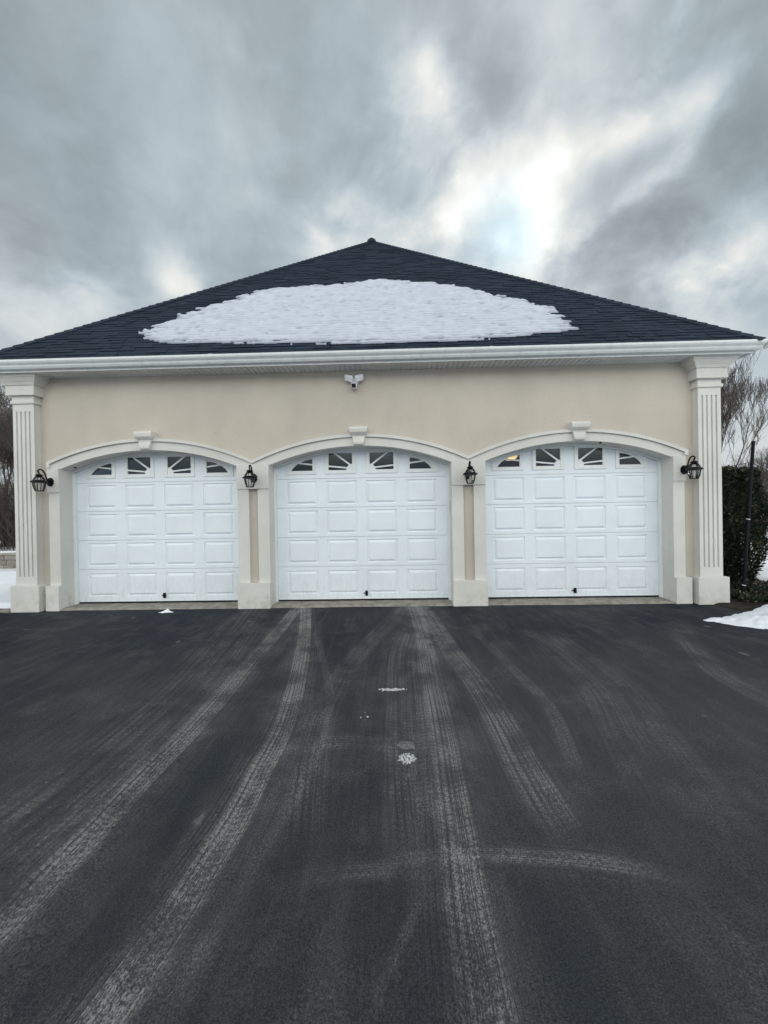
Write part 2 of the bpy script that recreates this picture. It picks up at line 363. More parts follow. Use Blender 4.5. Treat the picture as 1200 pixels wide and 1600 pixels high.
def columns(bm, xs, zb, zt, y0, y1):
    """solid between curves zb(x) and zt(x)"""
    F = [[bm.verts.new((x, y, f(x))) for x in xs] for y in (y0, y1) for f in (zb, zt)]
    A, B, Cc, D = F   # front bottom, front top, back bottom, back top
    for i in range(len(xs)-1):
        bm.faces.new((A[i], A[i+1], B[i+1], B[i])); bm.faces.new((Cc[i+1], Cc[i], D[i], D[i+1]))
        bm.faces.new((B[i], B[i+1], D[i+1], D[i])); bm.faces.new((A[i+1], A[i], Cc[i], Cc[i+1]))
    for i in (0, -1): bm.faces.new((A[i], B[i], D[i], Cc[i]))
def lathe(bm, prof, segs=16, c=(0, 0, 0), phase=0, cap=True):
    rings = []
    for r_, z in prof:
        rings.append([bm.verts.new((c[0]+r_*math.cos(phase+2*math.pi*i/segs), c[1]+r_*math.sin(phase+2*math.pi*i/segs), c[2]+z)) for i in range(segs)])
    for a, b in zip(rings, rings[1:]):
        for i in range(segs): bm.faces.new((a[i], a[(i+1) % segs], b[(i+1) % segs], b[i]))
    if cap: bm.faces.new(rings[0][::-1]); bm.faces.new(rings[-1])
def tube(bm, pts, rad, segs=6):
    """tapered tube through points; rad list or number"""
    pts = [Vector(p) for p in pts]; n = len(pts)
    rad = rad if isinstance(rad, (list, tuple)) else [rad]*n
    rings = []; ref = Vector((.13, .21, .97)).normalized()
    for i, p in enumerate(pts):
        t = (pts[min(i+1, n-1)]-pts[max(i-1, 0)]).normalized()
        a = t.cross(ref if abs(t.dot(ref)) < .95 else Vector((1, 0, 0))).normalized(); b = t.cross(a)
        rings.append([bm.verts.new(p+(a*math.cos(2*math.pi*k/segs)+b*math.sin(2*math.pi*k/segs))*rad[i]) for k in range(segs)])
    for a, b in zip(rings, rings[1:]):
        for k in range(segs): bm.faces.new((a[k], a[(k+1) % segs], b[(k+1) % segs], b[k]))
    bm.faces.new(rings[0][::-1]); bm.faces.new(rings[-1])
def set_tint(o, per_face):
    me = o.data; at = me.attributes.new('tint', 'FLOAT', 'FACE'); at.data.foreach_set('value', np.asarray(per_face, dtype=np.float32))
def nz(x, y, z=0, s=1): return mnoise.noise(Vector((x*s, y*s, z*s)))
def sm(a, b, v):
    t = min(1, max(0, (v-a)/(b-a))); return t*t*(3-2*t)

# ------------------------------------------------------------------ ground, driveway
BX, HW, BD = -.485, 5.295, 15.0          # garage: centre x, half width, depth
def lines(*seg):
    out = []
    for a, b, n in seg: out += list(np.linspace(a, b, n, endpoint=False))
    return out
def in_rect(x, y, x0, x1, y0, y1, soft=.12):
    return min(sm(x0-soft, x0+.001, x), 1-sm(x1-.001, x1+soft, x), sm(y0-soft, y0+.001, y), 1-sm(y1-.001, y1+soft, y))
def gh(x, y):
    h = .05+.03*nz(x, y, 0, .5)+.012*nz(x, y, 4, 2.2)
    far = sm(20, 120, math.hypot(x, y)); h += far*(1.2*nz(x, y, 9, .02)+.2)
    if x < -5.9: h += sm(4.62, 4.75, y)*.34
    k = max(in_rect(x, y, -9, 6.2, -16, .1), in_rect(x, y, BX-HW, BX+HW, -.3, BD), in_rect(x, y, 4.6, 6.9, -.6, 2.6, .25))
    return h*(1-k)-.06*k
xs = lines((-300, -40, 14), (-40, -16, 24), (-16, -8, 54), (-8, 8, 140), (8, 18, 60), (18, 40, 22), (40, 300, 14))+[300]
ys = lines((-300, -40, 10), (-40, -17, 14), (-17, -15, 10), (-15, -3, 12), (-3, 12, 150), (12, 40, 40), (40, 500, 20))+[500]
vs = [(x, y, gh(x, y)) for y in ys for x in xs]; nx = len(xs)
fs = [(j*nx+i, j*nx+i+1, (j+1)*nx+i+1, (j+1)*nx+i) for j in range(len(ys)-1) for i in range(nx-1)]
tag(obj('ground', (vs, fs), M['snow'], smooth=True), kind='structure')

def smooth_poly(p, n=8):
    p = [np.array(a, float) for a in p]; P_ = [2*p[0]-p[1]]+p+[2*p[-1]-p[-2]]; out = []
    for i in range(1, len(P_)-2):
        a, b, c, e = P_[i-1:i+3]
        for k in range(n):
            t = k/n; out.append(.5*((2*b)+(-a+c)*t+(2*a-5*b+4*c-e)*t*t+(-a+3*b-3*c+e)*t**3))
    out.append(p[-1]); return np.array(out)
def track_attr(P, poly, w):
    L = smooth_poly(poly); best = np.full(len(P), 1e9); lat = np.full(len(P), 9.0); al = np.zeros(len(P)); end = np.zeros(len(P)); s0 = 0
    seg = np.diff(L, axis=0); ln = np.hypot(seg[:, 0], seg[:, 1]); tot = ln.sum()
    for i in range(len(seg)):
        u = seg[i]/ln[i]; r_ = P-L[i]; t = np.clip(r_@u, 0, ln[i]); q_ = r_-t[:, None]*u
        dd = np.hypot(q_[:, 0], q_[:, 1]); m_ = dd < best
        sgn = np.sign(u[0]*r_[:, 1]-u[1]*r_[:, 0]); best[m_] = dd[m_]; lat[m_] = (dd*sgn)[m_]; al[m_] = (s0+t)[m_]; s0 += ln[i]
    fade = np.clip(al/.45, 0, 1)*np.clip((tot-al)/.35, 0, 1)
    return np.stack([np.clip(lat/w, -6, 6), al, fade], 1).astype(np.float32)
xs = lines((-9, -3, 60), (-3, 3.6, 264), (3.6, 6.2, 26))+[6.2]
ys = lines((-16, -6.2, 50), (-6.2, .1, 210))+[.1]
X, Y = np.meshgrid(xs, ys); nx, ny = len(xs), len(ys)
Zd = np.array([[.006*nz(x, y, 2, .7)+.0025*nz(x, y, 2, 4)-.002 for x in xs] for y in ys])
Zd = np.minimum(Zd, 0.003)
vv = np.stack([X.ravel(), Y.ravel(), Zd.ravel()], 1)
idx = np.arange(nx*ny).reshape(ny, nx)
ff = np.stack([idx[:-1, :-1], idx[:-1, 1:], idx[1:, 1:], idx[1:, :-1]], -1).reshape(-1, 4)
dr = obj('driveway', (vv.tolist(), ff.tolist()), M['asphalt'], smooth=True); tag(dr, kind='structure')
for k, (w, a_, p) in TR.items():
    at = dr.data.attributes.new('track'+k, 'FLOAT_VECTOR', 'POINT'); at.data.foreach_set('vector', track_attr(vv[:, :2], p, w).ravel())

bm = bmesh.new()      # paver border of the lawn left of the building
x = -8.9
while x < -5.75:
    w = .22+random.uniform(-.015, .015)
    box(bm, x, x+w-.012, -.16+random.uniform(-.008, .008), -.04, -.04, .028+random.uniform(-.004, .006), .006); x += w
x = -8.9
while x < -6.1:
    w = .24; box(bm, x, x+w-.012, -.30+(x+6)*.0, -.175, -.04, .018+random.uniform(-.004, .004), .006); x += w
tag(obj('stone_edging', bm, M['concrete']), kind='structure')

bm = bmesh.new()
xs_ = lines((4.55, 7.1, 52))+[7.1]; ys_ = lines((-.75, 2.8, 60))+[2.8]
pv = [(x, y, -.01+.03*(nz(x, y, 1, 4)+1)*in_rect(x, y, 4.75, 6.9, -.45, 2.6, .2)-.04*(1-in_rect(x, y, 4.75, 6.9, -.45, 2.6, .2))) for y in ys_ for x in xs_]
nx_ = len(xs_); bm.free()
tag(obj('planting_bed', (pv, [(j*nx_+i, j*nx_+i+1, (j+1)*nx_+i+1, (j+1)*nx_+i) for j in range(len(ys_)-1) for i in range(nx_-1)]), M['soil'], smooth=True), kind='structure')

# ------------------------------------------------------------------ the garage
GA = empty('garage_building', (BX, 0, 0)); tag(GA, 'beige stucco triple garage with white doors and dark hipped roof', 'garage')
def part(name, bm, m, parent=GA, smooth=False, label=None):
    o = obj(name, bm, m, parent, smooth)
    if parent is GA: o.location = (-BX, 0, 0)     # meshes are written in world metres
    if label: o['label'] = label
    return o
CEN = [-3.77, -.50, 2.79]; HO = 1.395; SPR = 2.17; ZC = 2.45; RAD = (HO*HO+.275**2)/(2*.275); CZ = ZC-RAD
def arc(cx, r_): return lambda x: CZ+math.sqrt(max(0, r_*r_-(x-cx)**2))
# front wall shell with three arched holes
bm = bmesh.new(); yb = .24; x0, x1 = BX-HW, BX+HW; edges = [x0]; H = HO+.05
for c in CEN: edges += [c-H, c+H]
edges.append(x1)
for i in range(0, len(edges), 2): box(bm, edges[i], edges[i+1], 0, yb, -.02, 3.64)
for c in CEN:
    xs_ = list(np.linspace(c-H, c+H, 29)); columns(bm, xs_, lambda x: max(arc(c, RAD+.05)(x), SPR), lambda x: 3.64, 0, yb)
box(bm, x0, x0+.2, yb, BD, -.02, 3.64); box(bm, x1-.2, x1, yb, BD, -.02, 3.64); box(bm, x0+.2, x1-.2, BD-.2, BD, -.02, 3.64)
part('wall', bm, M['stucco'])
bm = bmesh.new(); box(bm, x0+.22, x1-.22, .34, 7.0, .02, .035); box(bm, x0+.22, x1-.22, .34, 7.0, 3.0, 3.05); box(bm, x0+.22, x1-.22, 6.9, 7, .04, 2.99)
part('interior_lining', bm, M['dark'])

# arches
TRIM_O = .175
mids = [(CEN[0]+CEN[1])/2, (CEN[1]+CEN[2])/2]
lims = [(CEN[0]-1.565, mids[0]), (mids[0], mids[1]), (mids[1], CEN[2]+1.60)]
for (a, b), c in zip(lims, CEN):
    bm = bmesh.new()
    def zlow(x): return arc(c, RAD)(x) if abs(x-c) < HO else 2.195
    ro = RAD+TRIM_O
    core = list(np.linspace(c-HO, c+HO, 49))
    columns(bm, core, arc(c, RAD), arc(c, ro-.047), -.05, .262)
    for p_, q_ in ((a, c-HO), (c+HO, b)):
        columns(bm, list(np.linspace(p_, q_, 7)), lambda x: 2.195, arc(c, ro-.047), -.0502, .10)
    # raised outer moulding
    full = list(np.linspace(a, b, 61)); columns(bm, full, arc(c, ro-.045), arc(c, ro), -.083, .01)
    if c == CEN[0]: columns(bm, [a, a+.045], lambda x: 2.205, arc(c, ro-.046), -.0825, .01)
    if c == CEN[2]: columns(bm, [b-.05, b], lambda x: 2.205, arc(c, ro-.046), -.0825, .01)
    bmesh.ops.remove_doubles(bm, verts=bm.verts, dist=.0001)
    part('arch_trim', bm, M['trim'])
    # keystone: scrolled bracket, wide head, waist, rounded foot
    bm = bmesh.new(); prof = [(2.775, .155, -.03), (2.77, .158, -.165), (2.735, .160, -.178), (2.69, .155, -.170), (2.66, .140, -.140), (2.645, .122, -.118), (2.62, .112, -.112), (2.585, .104, -.122), (2.545, .095, -.132), (2.515, .086, -.128), (2.50, .080, -.105), (2.498, .078, -.03)]
    prof = [(z-.050, h*.84, y*.92) for z, h, y in prof]
    L_ = [bm.verts.new((c-h, y, z)) for z, h, y in prof]; R_ = [bm.verts.new((c+h, y, z)) for z, h, y in prof]
    for i in range(len(prof)-1): bm.faces.new((L_[i], R_[i], R_[i+1], L_[i+1]))
    Lb = [bm.verts.new((c-h, .02, z)) for z, h, y in prof]; Rb = [bm.verts.new((c+h, .02, z)) for z, h, y in prof]
    for i in range(len(prof)-1):
        bm.faces.new((L_[i], L_[i+1], Lb[i+1], Lb[i])); bm.faces.new((R_[i+1], R_[i], Rb[i], Rb[i+1]))
    bm.faces.new((L_[0], Lb[0], Rb[0], R_[0])); bm.faces.new((L_[-1], R_[-1], Rb[-1], Lb[-1]))
    part('keystone', bm, M['trim'])
# jambs: strip + impost block + base block
def jamb(xa, xb, open_left, open_right, name, strips, base):
    bm = bmesh.new()
    for s in strips: box(bm, s[0], s[1], -.05, .01, .375, 1.83)
    if open_right: box(bm, xb-.07, xb, -.0495, .262, 0, 2.192)
    if open_left: box(bm, xa, xa+.07, -.0495, .262, 0, 2.192)
    part(name, bm, M['trim'])
    bm = bmesh.new(); box(bm, xa-(.003 if open_left else .012), xb+(.003 if open_right else .012), -.066, .01, 1.822, 2.2, .004); part('impost_block', bm, M['trim'])
    bm = bmesh.new(); box(bm, base[0], base[1], -.10, .03, -.015, .385, .006); part('plinth_block', bm, M['trim'])
OL = [(c-HO, c+HO) for c in CEN]
jamb(OL[0][0]-.165, OL[0][0]+.002, False, True, 'jamb_trim', [(OL[0][0]-.165, OL[0][0])], (OL[0][0]-.205, OL[0][0]+.004))
jamb(OL[0][1]-.002, OL[1][0]+.002, True, True, 'jamb_trim', [(OL[0][1], OL[0][1]+.172), (OL[1][0]-.172, OL[1][0])], (OL[0][1]-.01, OL[1][0]+.01))
jamb(OL[1][1]-.002, OL[2][0]+.002, True, True, 'jamb_trim', [(OL[1][1], OL[1][1]+.172), (OL[2][0]-.172, OL[2][0])], (OL[1][1]-.01, OL[2][0]+.01))
jamb(OL[2][1]-.002, OL[2][1]+.165, True, False, 'jamb_trim', [(OL[2][1], OL[2][1]+.165)], (OL[2][1]-.004, OL[2][1]+.225))
# pilasters
for cx in (BX-5.16, BX+5.165):
    bm = bmesh.new(); h = .165
    box(bm, cx-h, cx+h, -.092, .22, .39, 3.2)
    gp = [-.103, -.037, .031, .097]; e = [-h]+[v for p_ in gp for v in (p_-.013, p_+.013)]+[h]
    for i in range(0, len(e), 2): box(bm, cx+e[i], cx+e[i+1], -.112, -.090, .54, 3.07)
    box(bm, cx-h, cx+h, -.112, -.090, .39, .539); box(bm, cx-h, cx+h, -.112, -.090, 3.071, 3.2)
    p = part('pilaster', bm, M['trim'])
    sgn = 1 if cx > 0 else -1
    bm = bmesh.new(); box(bm, cx-.222, cx+.222, -.158, .26, -.015, .40, .008); obj('pilaster_base', bm, M['trim'], p)
    bm = bmesh.new()
    box(bm, cx-.188, cx+.188, -.135, .24, 3.185, 3.235, .012); box(bm, cx-.170, cx+.170, -.118, .23, 3.235, 3.31)
    box(bm, cx-.222, cx+.222, -.168, .26, 3.308, 3.455, .004)
    frustum(bm, cx, 0, 3.455, 3.50, .235, .262, -.18, -.20, .27); frustum(bm, cx, 0, 3.50, 3.56, .268, .315, -.205, -.245, .28); box(bm, cx-.325, cx+.325, -.255, .29, 3.56, 3.607)
    obj('pilaster_capital', bm, M['trim'], p)

# eaves: soffit, fascia, gutter running round the building with mitred corners
cyc = BD/2
def ring(bm, prof, closed=True, sides=True):
    cs = [(-1, -1), (1, -1), (1, 1), (-1, 1)]; loops = []
    for sx, sy in cs: loops.append([bm.verts.new((BX+sx*(HW+o_), cyc+sy*(cyc+o_), z)) for o_, z in prof])
    n = len(prof)
    for k in range(4):
        a, b = loops[k], loops[(k+1) % 4]
        for i in range(n if closed else n-1): bm.faces.new((a[i], b[i], b[(i+1) % n], a[(i+1) % n]))
bm = bmesh.new()
# soffit boards: ribs perpendicular to the wall
ring(bm, [(-.05, 3.612), (.305, 3.612), (.305, 3.63), (-.05, 3.63)])
x = BX-HW-.25
while x < BX+HW+.25:
    box(bm, x, x+.063, -.300, -.002, 3.599, 3.613); x += .0765
part('soffit', bm, M['soffit'])
bm = bmesh.new(); ring(bm, [(.296, 3.598), (.318, 3.592), (.318, 3.74), (.296, 3.74)])
for bx_ in ( -4.2, -1.1, 2.1, 4.4): pass
part('fascia', bm, M['gutter'])
bm = bmesh.new(); ring(bm, [(.322, 3.625), (.375, 3.625), (.392, 3.648), (.398, 3.668), (.425, 3.692), (.436, 3.712), (.436, 3.738), (.428, 3.742), (.428, 3.730), (.322, 3.728)])
for s_ in (-1, 1): box(bm, BX+s_*(HW+.44)-.02, BX+s_*(HW+.44)+.004, -.4405, -.36, 3.63, 3.744)
for xj in (-2.6, 1.4):   # lapped gutter joints
    ring_x = xj; box(bm, xj, xj+.05, -.4375, -.42, 3.705, 3.7425)
part('gutter', bm, M['gutter'])

# roof: hipped, laid shingle by shingle on the front slope
EO = .40; ZE = 3.735; RISE = 5.53; run = HW+EO; sl_len = math.hypot(run, RISE); cp, sp = run/sl_len, RISE/sl_len
APY = -EO+run; ZA = ZE+RISE
def roofp(x, s, h=0): return (x, -EO+s*cp-h*sp, ZE+s*sp+h*cp)
RV, RF, TN = [], [], []
def quadbox(P4a, P4b, t):
    b0 = len(RV); RV.extend(P4a); RV.extend(P4b)
    for f in ((0, 1, 2, 3), (4, 7, 6, 5), (0, 4, 5, 1), (1, 5, 6, 2), (2, 6, 7, 3), (3, 7, 4, 0)): RF.append([b0+i for i in f]); TN.append(t)
ex = .108; nco = int(sl_len/ex)+1
for k in range(nco):
    s0 = k*ex; s1 = min(s0+ex+.05, sl_len); hw = (run)*(1-s0/sl_len)+.012
    x = BX-hw-random.uniform(0, .25)
    wob = random.uniform(-.004, .004)
    while x < BX+hw:
        w = random.uniform(.13, .33); a = max(x, BX-hw); b = min(x+w-.006, BX+hw)
        if b-a > .02:
            thick = .015 if random.random() < .5 else .023
            lo = s0+wob+random.uniform(-.004, .004)
            hw1 = run*(1-s1/sl_len); a1 = max(a, BX-hw1); b1 = min(b, BX+hw1)
            if b1 < a1: a1 = b1 = (min(max((a+b)/2, BX-hw1), BX+hw1)); a1 -= .001; b1 += .001
            quadbox([roofp(a, lo, thick-.012), roofp(b, lo, thick-.012), roofp(b1, s1, .0), roofp(a1, s1, .0)],
                    [roofp(a, lo, thick), roofp(b, lo, thick), roofp(b1, s1, .006), roofp(a1, s1, .006)], random.random()*(.75 if thick < .02 else 1))
        x += w
# side slopes, ridge and rear as stepped courses
YR = BD-(run-EO)+0*APY; YB = BD+EO
def face(pts, t=.5): b0 = len(RV); RV.extend(pts); RF.append(list(range(b0, b0+len(pts)))); TN.append(t)
for sgn in (-1, 1):
    for k in range(nco):
        s0 = k*ex; s1 = min(s0+ex, sl_len); h0 = run*(1-s0/sl_len); h1 = run*(1-s1/sl_len); z0, z1 = ZE+s0*sp, ZE+s1*sp
        y = -EO+s0*cp; yy = YB-s0*cp
        face([(BX+sgn*(h0+.012), y, z0+.016), (BX+sgn*(h0+.012), yy, z0+.016), (BX+sgn*h1, YB-s1*cp, z1), (BX+sgn*h1, -EO+s1*cp, z1)], random.random())
        face([(BX+sgn*(h0+.012), y, z0+.016), (BX+sgn*(h0+.012), yy, z0+.016), (BX+sgn*h0, yy, z0), (BX+sgn*h0, y, z0)], .3)
face([(BX-run, YB, ZE), (BX+run, YB, ZE), (BX, YB-run, ZA)])
face([(BX-run, -EO, ZE-.004), (BX+run, -EO, ZE-.004), (BX, APY, ZA-.01)], .3)
roof = part('roof', (RV, RF), M['shingle']); set_tint(roof, TN)
# hip and ridge caps
RV, RF, TN = [], [], []
def caps(p0, p1, side):
    p0, p1 = Vector(p0), Vector(p1); L = (p1-p0).length; u = (p1-p0)/L; n = int(L/.15)
    sd = u.cross(Vector((0, 0, 1))).normalized(); upv = sd.cross(u).normalized()
    for i in range(n+1):
        a = p0+u*(i*.15); b = p0+u*min(i*.15+.21, L+.02); ha, hb = .030, .014; w = .115+random.uniform(-.004, .004); dr_ = .062
        b0 = len(RV)
        for q_, h_ in ((a, ha), (b, hb)):
            RV.extend([tuple(q_-sd*w+upv*(h_-dr_)), tuple(q_+upv*h_), tuple(q_+sd*w+upv*(h_-dr_)), tuple(q_-sd*w+upv*(h_-dr_-.014)), tuple(q_+upv*(h_-.014)), tuple(q_+sd*w+upv*(h_-dr_-.014))])
        for f in ((0, 1, 7, 6), (1, 2, 8, 7), (0, 3, 4, 1), (1, 4, 5, 2), (3, 0, 6, 9), (5, 11, 8, 2)): RF.append([b0+i_ for i_ in f]); TN.append(random.random())
caps((BX-run, -EO, ZE+.01), (BX, APY, ZA+.01), 0); caps((BX+run, -EO, ZE+.01), (BX, APY, ZA+.01), 0)
caps((BX, APY+.02, ZA+.02), (BX, YB-run, ZA+.02), 0); caps((BX-run, YB, ZE), (BX, YB-run, ZA), 0); caps((BX+run, YB, ZE), (BX, YB-run, ZA), 0)
fin = bmesh.new(); lathe(fin, [(.17, -.12), (.13, -.015), (.085, .03), (.03, .055)], 12, (BX, APY, ZA+.03)); fn_ = obj('apex_cap', fin, M['shingle'], roof); set_tint(fn_, [.4]*len(fn_.data.polygons))
rc = obj('ridge_cap', (RV, RF), M['shingle'], roof); set_tint(rc, TN)

# ------------------------------------------------------------------ garage doors
YD = .25
def door(c, z0):
    xl, xr = c-1.40, c+1.40
    seams = [z0, .578, 1.05, 1.522, 1.985, 2.50]
    bm = bmesh.new(); sk = .016
    cols = [c+s*.637+o_ for s, o_ in ((-1.5, 0), (-.5, 0), (.5, 0), (1.5, 0))]
    for i in range(5):
        a, b = seams[i]+(.002 if i else 0), seams[i+1]-.002
        box(bm, xl, xr, YD+.026, YD+.055, a, b)
        # tongue lip shadow line at each joint
        if i < 4:
            # skin with four pressed panels
            hw, zc, hh = .245, (seams[i]+seams[i+1])/2+(.004 if i else .012), .186
            xsn = [xl]; 
            for q_ in cols: xsn += [q_-hw, q_+hw]
            xsn.append(xr); zs = [a, zc-hh, zc+hh, b]
            for ix in range(len(xsn)-1):
                for iz in range(3):
                    X0, X1, Z0, Z1 = xsn[ix], xsn[ix+1], zs[iz], zs[iz+1]
                    if ix % 2 == 1 and iz == 1:
                        rings = []
                        for ins, dp in ((0, 0), (.008, .013), (.018, .014), (.046, -.003), (.052, -.004)):
                            rings.append([bm.verts.new(p_) for p_ in ((X0+ins, YD+dp, Z0+ins), (X1-ins, YD+dp, Z0+ins), (X1-ins, YD+dp, Z1-ins), (X0+ins, YD+dp, Z1-ins))])
                        for r0, r1 in zip(rings, rings[1:]):
                            for k in range(4): bm.faces.new((r0[k], r0[(k+1) % 4], r1[(k+1) % 4], r1[k]))
                        bm.faces.new(rings[-1])
                    else: bm.faces.new([bm.verts.new(p_) for p_ in ((X0, YD, Z0), (X1, YD, Z0), (X1, YD, Z1), (X0, YD, Z1))])
            for z_ in (a, b): bm.faces.new([bm.verts.new(p_) for p_ in ((xl, YD, z_), (xr, YD, z_), (xr, YD+.03, z_), (xl, YD+.03, z_))])
        else:
            ho = [(-1.165, -.765, 2.085, 2.345), (-.525, -.125, 2.085, 2.405), (.125, .525, 2.085, 2.405), (.765, 1.165, 2.085, 2.345)]
            bm2 = None
            bmx = [xl]+[c+v for h_ in ho for v in h_[:2]]+[xr]
            # re-cut: the box above is removed, rebuild with openings
    # remove slab behind the window openings by deleting top-section box: handled by rebuilding below
    top = [f for f in bm.faces if all(v.co.z > 1.986 for v in f.verts) and all(v.co.y > YD+.020 for v in f.verts)]
    bmesh.ops.delete(bm, geom=top, context='FACES')
    ho = [(-1.165, -.765, 2.10, 2.33), (-.535, -.125, 2.10, 2.40), (.125, .535, 2.10, 2.40), (.765, 1.165, 2.10, 2.33)]
    e = [xl]+[c+v for h_ in ho for v in h_[:2]]+[xr]
    for i in range(0, len(e), 2): box(bm, e[i], e[i+1], YD, YD+.045, 1.9870, 2.50)
    for (u0, u1, w0, w1) in ho:
        box(bm, c+u0, c+u1, YD, YD+.045, 1.9870, w0); box(bm, c+u0, c+u1, YD, YD+.045, w1, 2.50)
    bmesh.ops.remove_doubles(bm, verts=bm.verts, dist=.0002)
    dd = part('garage_door', bm, M['door'])
    # windows: white surround, pane and sunburst grille
    for j, (u0, u1, w0, w1) in enumerate(ho):
        mir = j >= 2; jj = 3-j if mir else j
        def px(v): return c-v if mir else c+v
        a0, a1 = (ho[jj][0], ho[jj][1]); f = .052
        bm = bmesh.new()
        def bx_(p_, q_, zz0, zz1, ya, yb_): box(bm, min(px(p_), px(q_)), max(px(p_), px(q_)), ya, yb_, zz0, zz1, .004)
        o0, o1, q0, q1 = a0-.045, a1+.045, w0-.045, w1+.035
        yf = YD-.014
        bx_(o0, a0+.012, q0, q1, yf, YD+.02); bx_(a1-.012, o1, q0, q1, yf, YD+.02)
        bx_(a0+.012, a1-.012, q0, w0+.012, yf+.001, YD+.02); bx_(a0+.012, a1-.012, w1-.012, q1, yf+.001, YD+.02)
        wf = part('window', bm, M['white'], dd); 
        # pane
        bm = bmesh.new(); xa, xb = sorted((px(a0), px(a1))); box(bm, xa+.001, xb-.001, YD+.014, YD+.019, w0+.001, w1-.001)
        wpane = part('window_pane', bm, M['glass'], dd)
        # grille
        bm = bmesh.new(); gy0, gy1 = YD-.004, YD+.012
        def pr(pts): prism_xz(bm, [(px(x_), z_) for x_, z_ in pts], gy0, gy1)
        def bar(x0_, z0_, x1_, z1_, w=.024):
            v = Vector((x1_-x0_, z1_-z0_)).normalized(); n_ = Vector((-v.y, v.x))*w/2
            prism_xz(bm, [(px(x0_+n_.x), z0_+n_.y), (px(x1_+n_.x), z1_+n_.y), (px(x1_-n_.x), z1_-n_.y), (px(x0_-n_.x), z0_-n_.y)], gy0-.002, gy1-.001)
        if jj == 0:
            crv = [(-1.132, 2.10), (-1.105, 2.145), (-1.065, 2.188), (-1.01, 2.228), (-.95, 2.258), (-.89, 2.279), (-.83, 2.292), (a1, 2.300)]
            for (xa_, za_), (xb_, zb_) in zip(crv, crv[1:]): pr([(xa_, za_), (xb_, zb_), (xb_, w1), (xa_, w1)])
            pr([(a0, w0), (-1.132, w0), (-1.132, w1), (a0, w1)])
            pr([(a0, w0), (a1, w0), (a1, w0+.014), (a0, w0+.014)]); pr([(a1-.014, w0+.014), (a1, w0+.014), (a1, w1), (a1-.014, w1)])
            bar(-1.02, 2.240, a1, 2.208)
        else:
            pr([(a0, w0), (a1, w0), (a1, w0+.016), (a0, w0+.016)]); pr([(a0, w0+.016), (a0+.016, w0+.016), (a0+.016, w1), (a0, w1)])
            pr([(a1-.016, w0+.016), (a1, w0+.016), (a1, w1), (a1-.016, w1)]); pr([(a0+.016, w1-.016), (a1-.016, w1-.016), (a1-.016, w1), (a0+.016, w1)])
            hub = [(a1-.105, w0+.016)]+[(a1-.016-.093*math.cos(t_), w0+.016+.095*math.sin(t_)) for t_ in np.linspace(.15, math.pi/2, 6)]
            pr(hub+[(a1-.016, w0+.016)])
            bar(a0+.10, w1-.005, a1-.03, w0+.085, .026); bar(a0+.008, w0+.082, a1-.08, w0+.048)
        part('window_grille', bm, M['white'], dd)
    # handle: small black pull on the bottom section
    bm = bmesh.new(); hx = c+.055
    box(bm, hx-.018, hx+.022, YD-.030, YD-.001, z0+.055, z0+.135, .006); box(bm, hx-.045, hx-.018, YD-.012, YD-.001, z0+.085, z0+.10, .003)
    tube(bm, [(hx, YD-.03, z0+.115), (hx, YD-.045, z0+.10), (hx, YD-.045, z0+.08), (hx, YD-.03, z0+.065)], .006)
    part('pull_handle', bm, M['black'], dd)
    bm = bmesh.new(); box(bm, xl+.03, xr-.03, YD+.008, YD+.035, z0-.022, z0-.001, .004); part('bottom_seal', bm, M['rubber'], dd)
    # stop moulding round the opening
    bm = bmesh.new(); i_ = HO-.035
    box(bm, c-HO+.0005, c-i_, YD-.05, YD-.004, .025, 2.15); box(bm, c+i_, c+HO-.0005, YD-.05, YD-.004, .025, 2.15)
    columns(bm, list(np.linspace(c-HO+.001, c+HO-.001, 41)), arc(c, RAD-.028), arc(c, RAD-.001), YD-.05, YD-.004)
    part('door_stop', bm, M['white'])
    bm = bmesh.new(); v_ = []
    n_ = 44; xa = np.linspace(c-HO-.02, c+HO+.02, n_)
    prf = [(-.075, -.03), (-.06, .012), (-.02, .020), (.38, .022)]
    rows_ = [[bm.verts.new((x_, y_+(.012*nz(x_*7, k_, c) if k_ < 2 else 0), z_+.004*nz(x_*9, k_, 5+c))) for x_ in xa] for k_, (y_, z_) in enumerate(prf)]
    for r0, r1 in zip(rows_, rows_[1:]):
        for i in range(n_-1): bm.faces.new((r0[i], r0[i+1], r1[i+1], r1[i]))
    tag(obj('concrete_threshold', bm, M['concrete'], smooth=False), kind='structure')
    return dd
for c, z0 in zip(CEN, (.052, .050, .050)): door(c, z0)
bm = bmesh.new(); box(bm, CEN[1]+HO-.006, CEN[1]+HO+.0005-.001, YD-.14, YD-.085, 1.43, 1.60, .002)
part('strike_plate', bm, M['steel'])
for px_, pz_, py_ in ((-5.03, 2.225, .1), (3.15, 2.425, .0)):    # little round plugs under the arches
    bm = bmesh.new(); lathe(bm, [(.016, 0), (.016, .02)], 10, (px_, py_, pz_-.012)); part('soffit_plug', bm, M['black'])

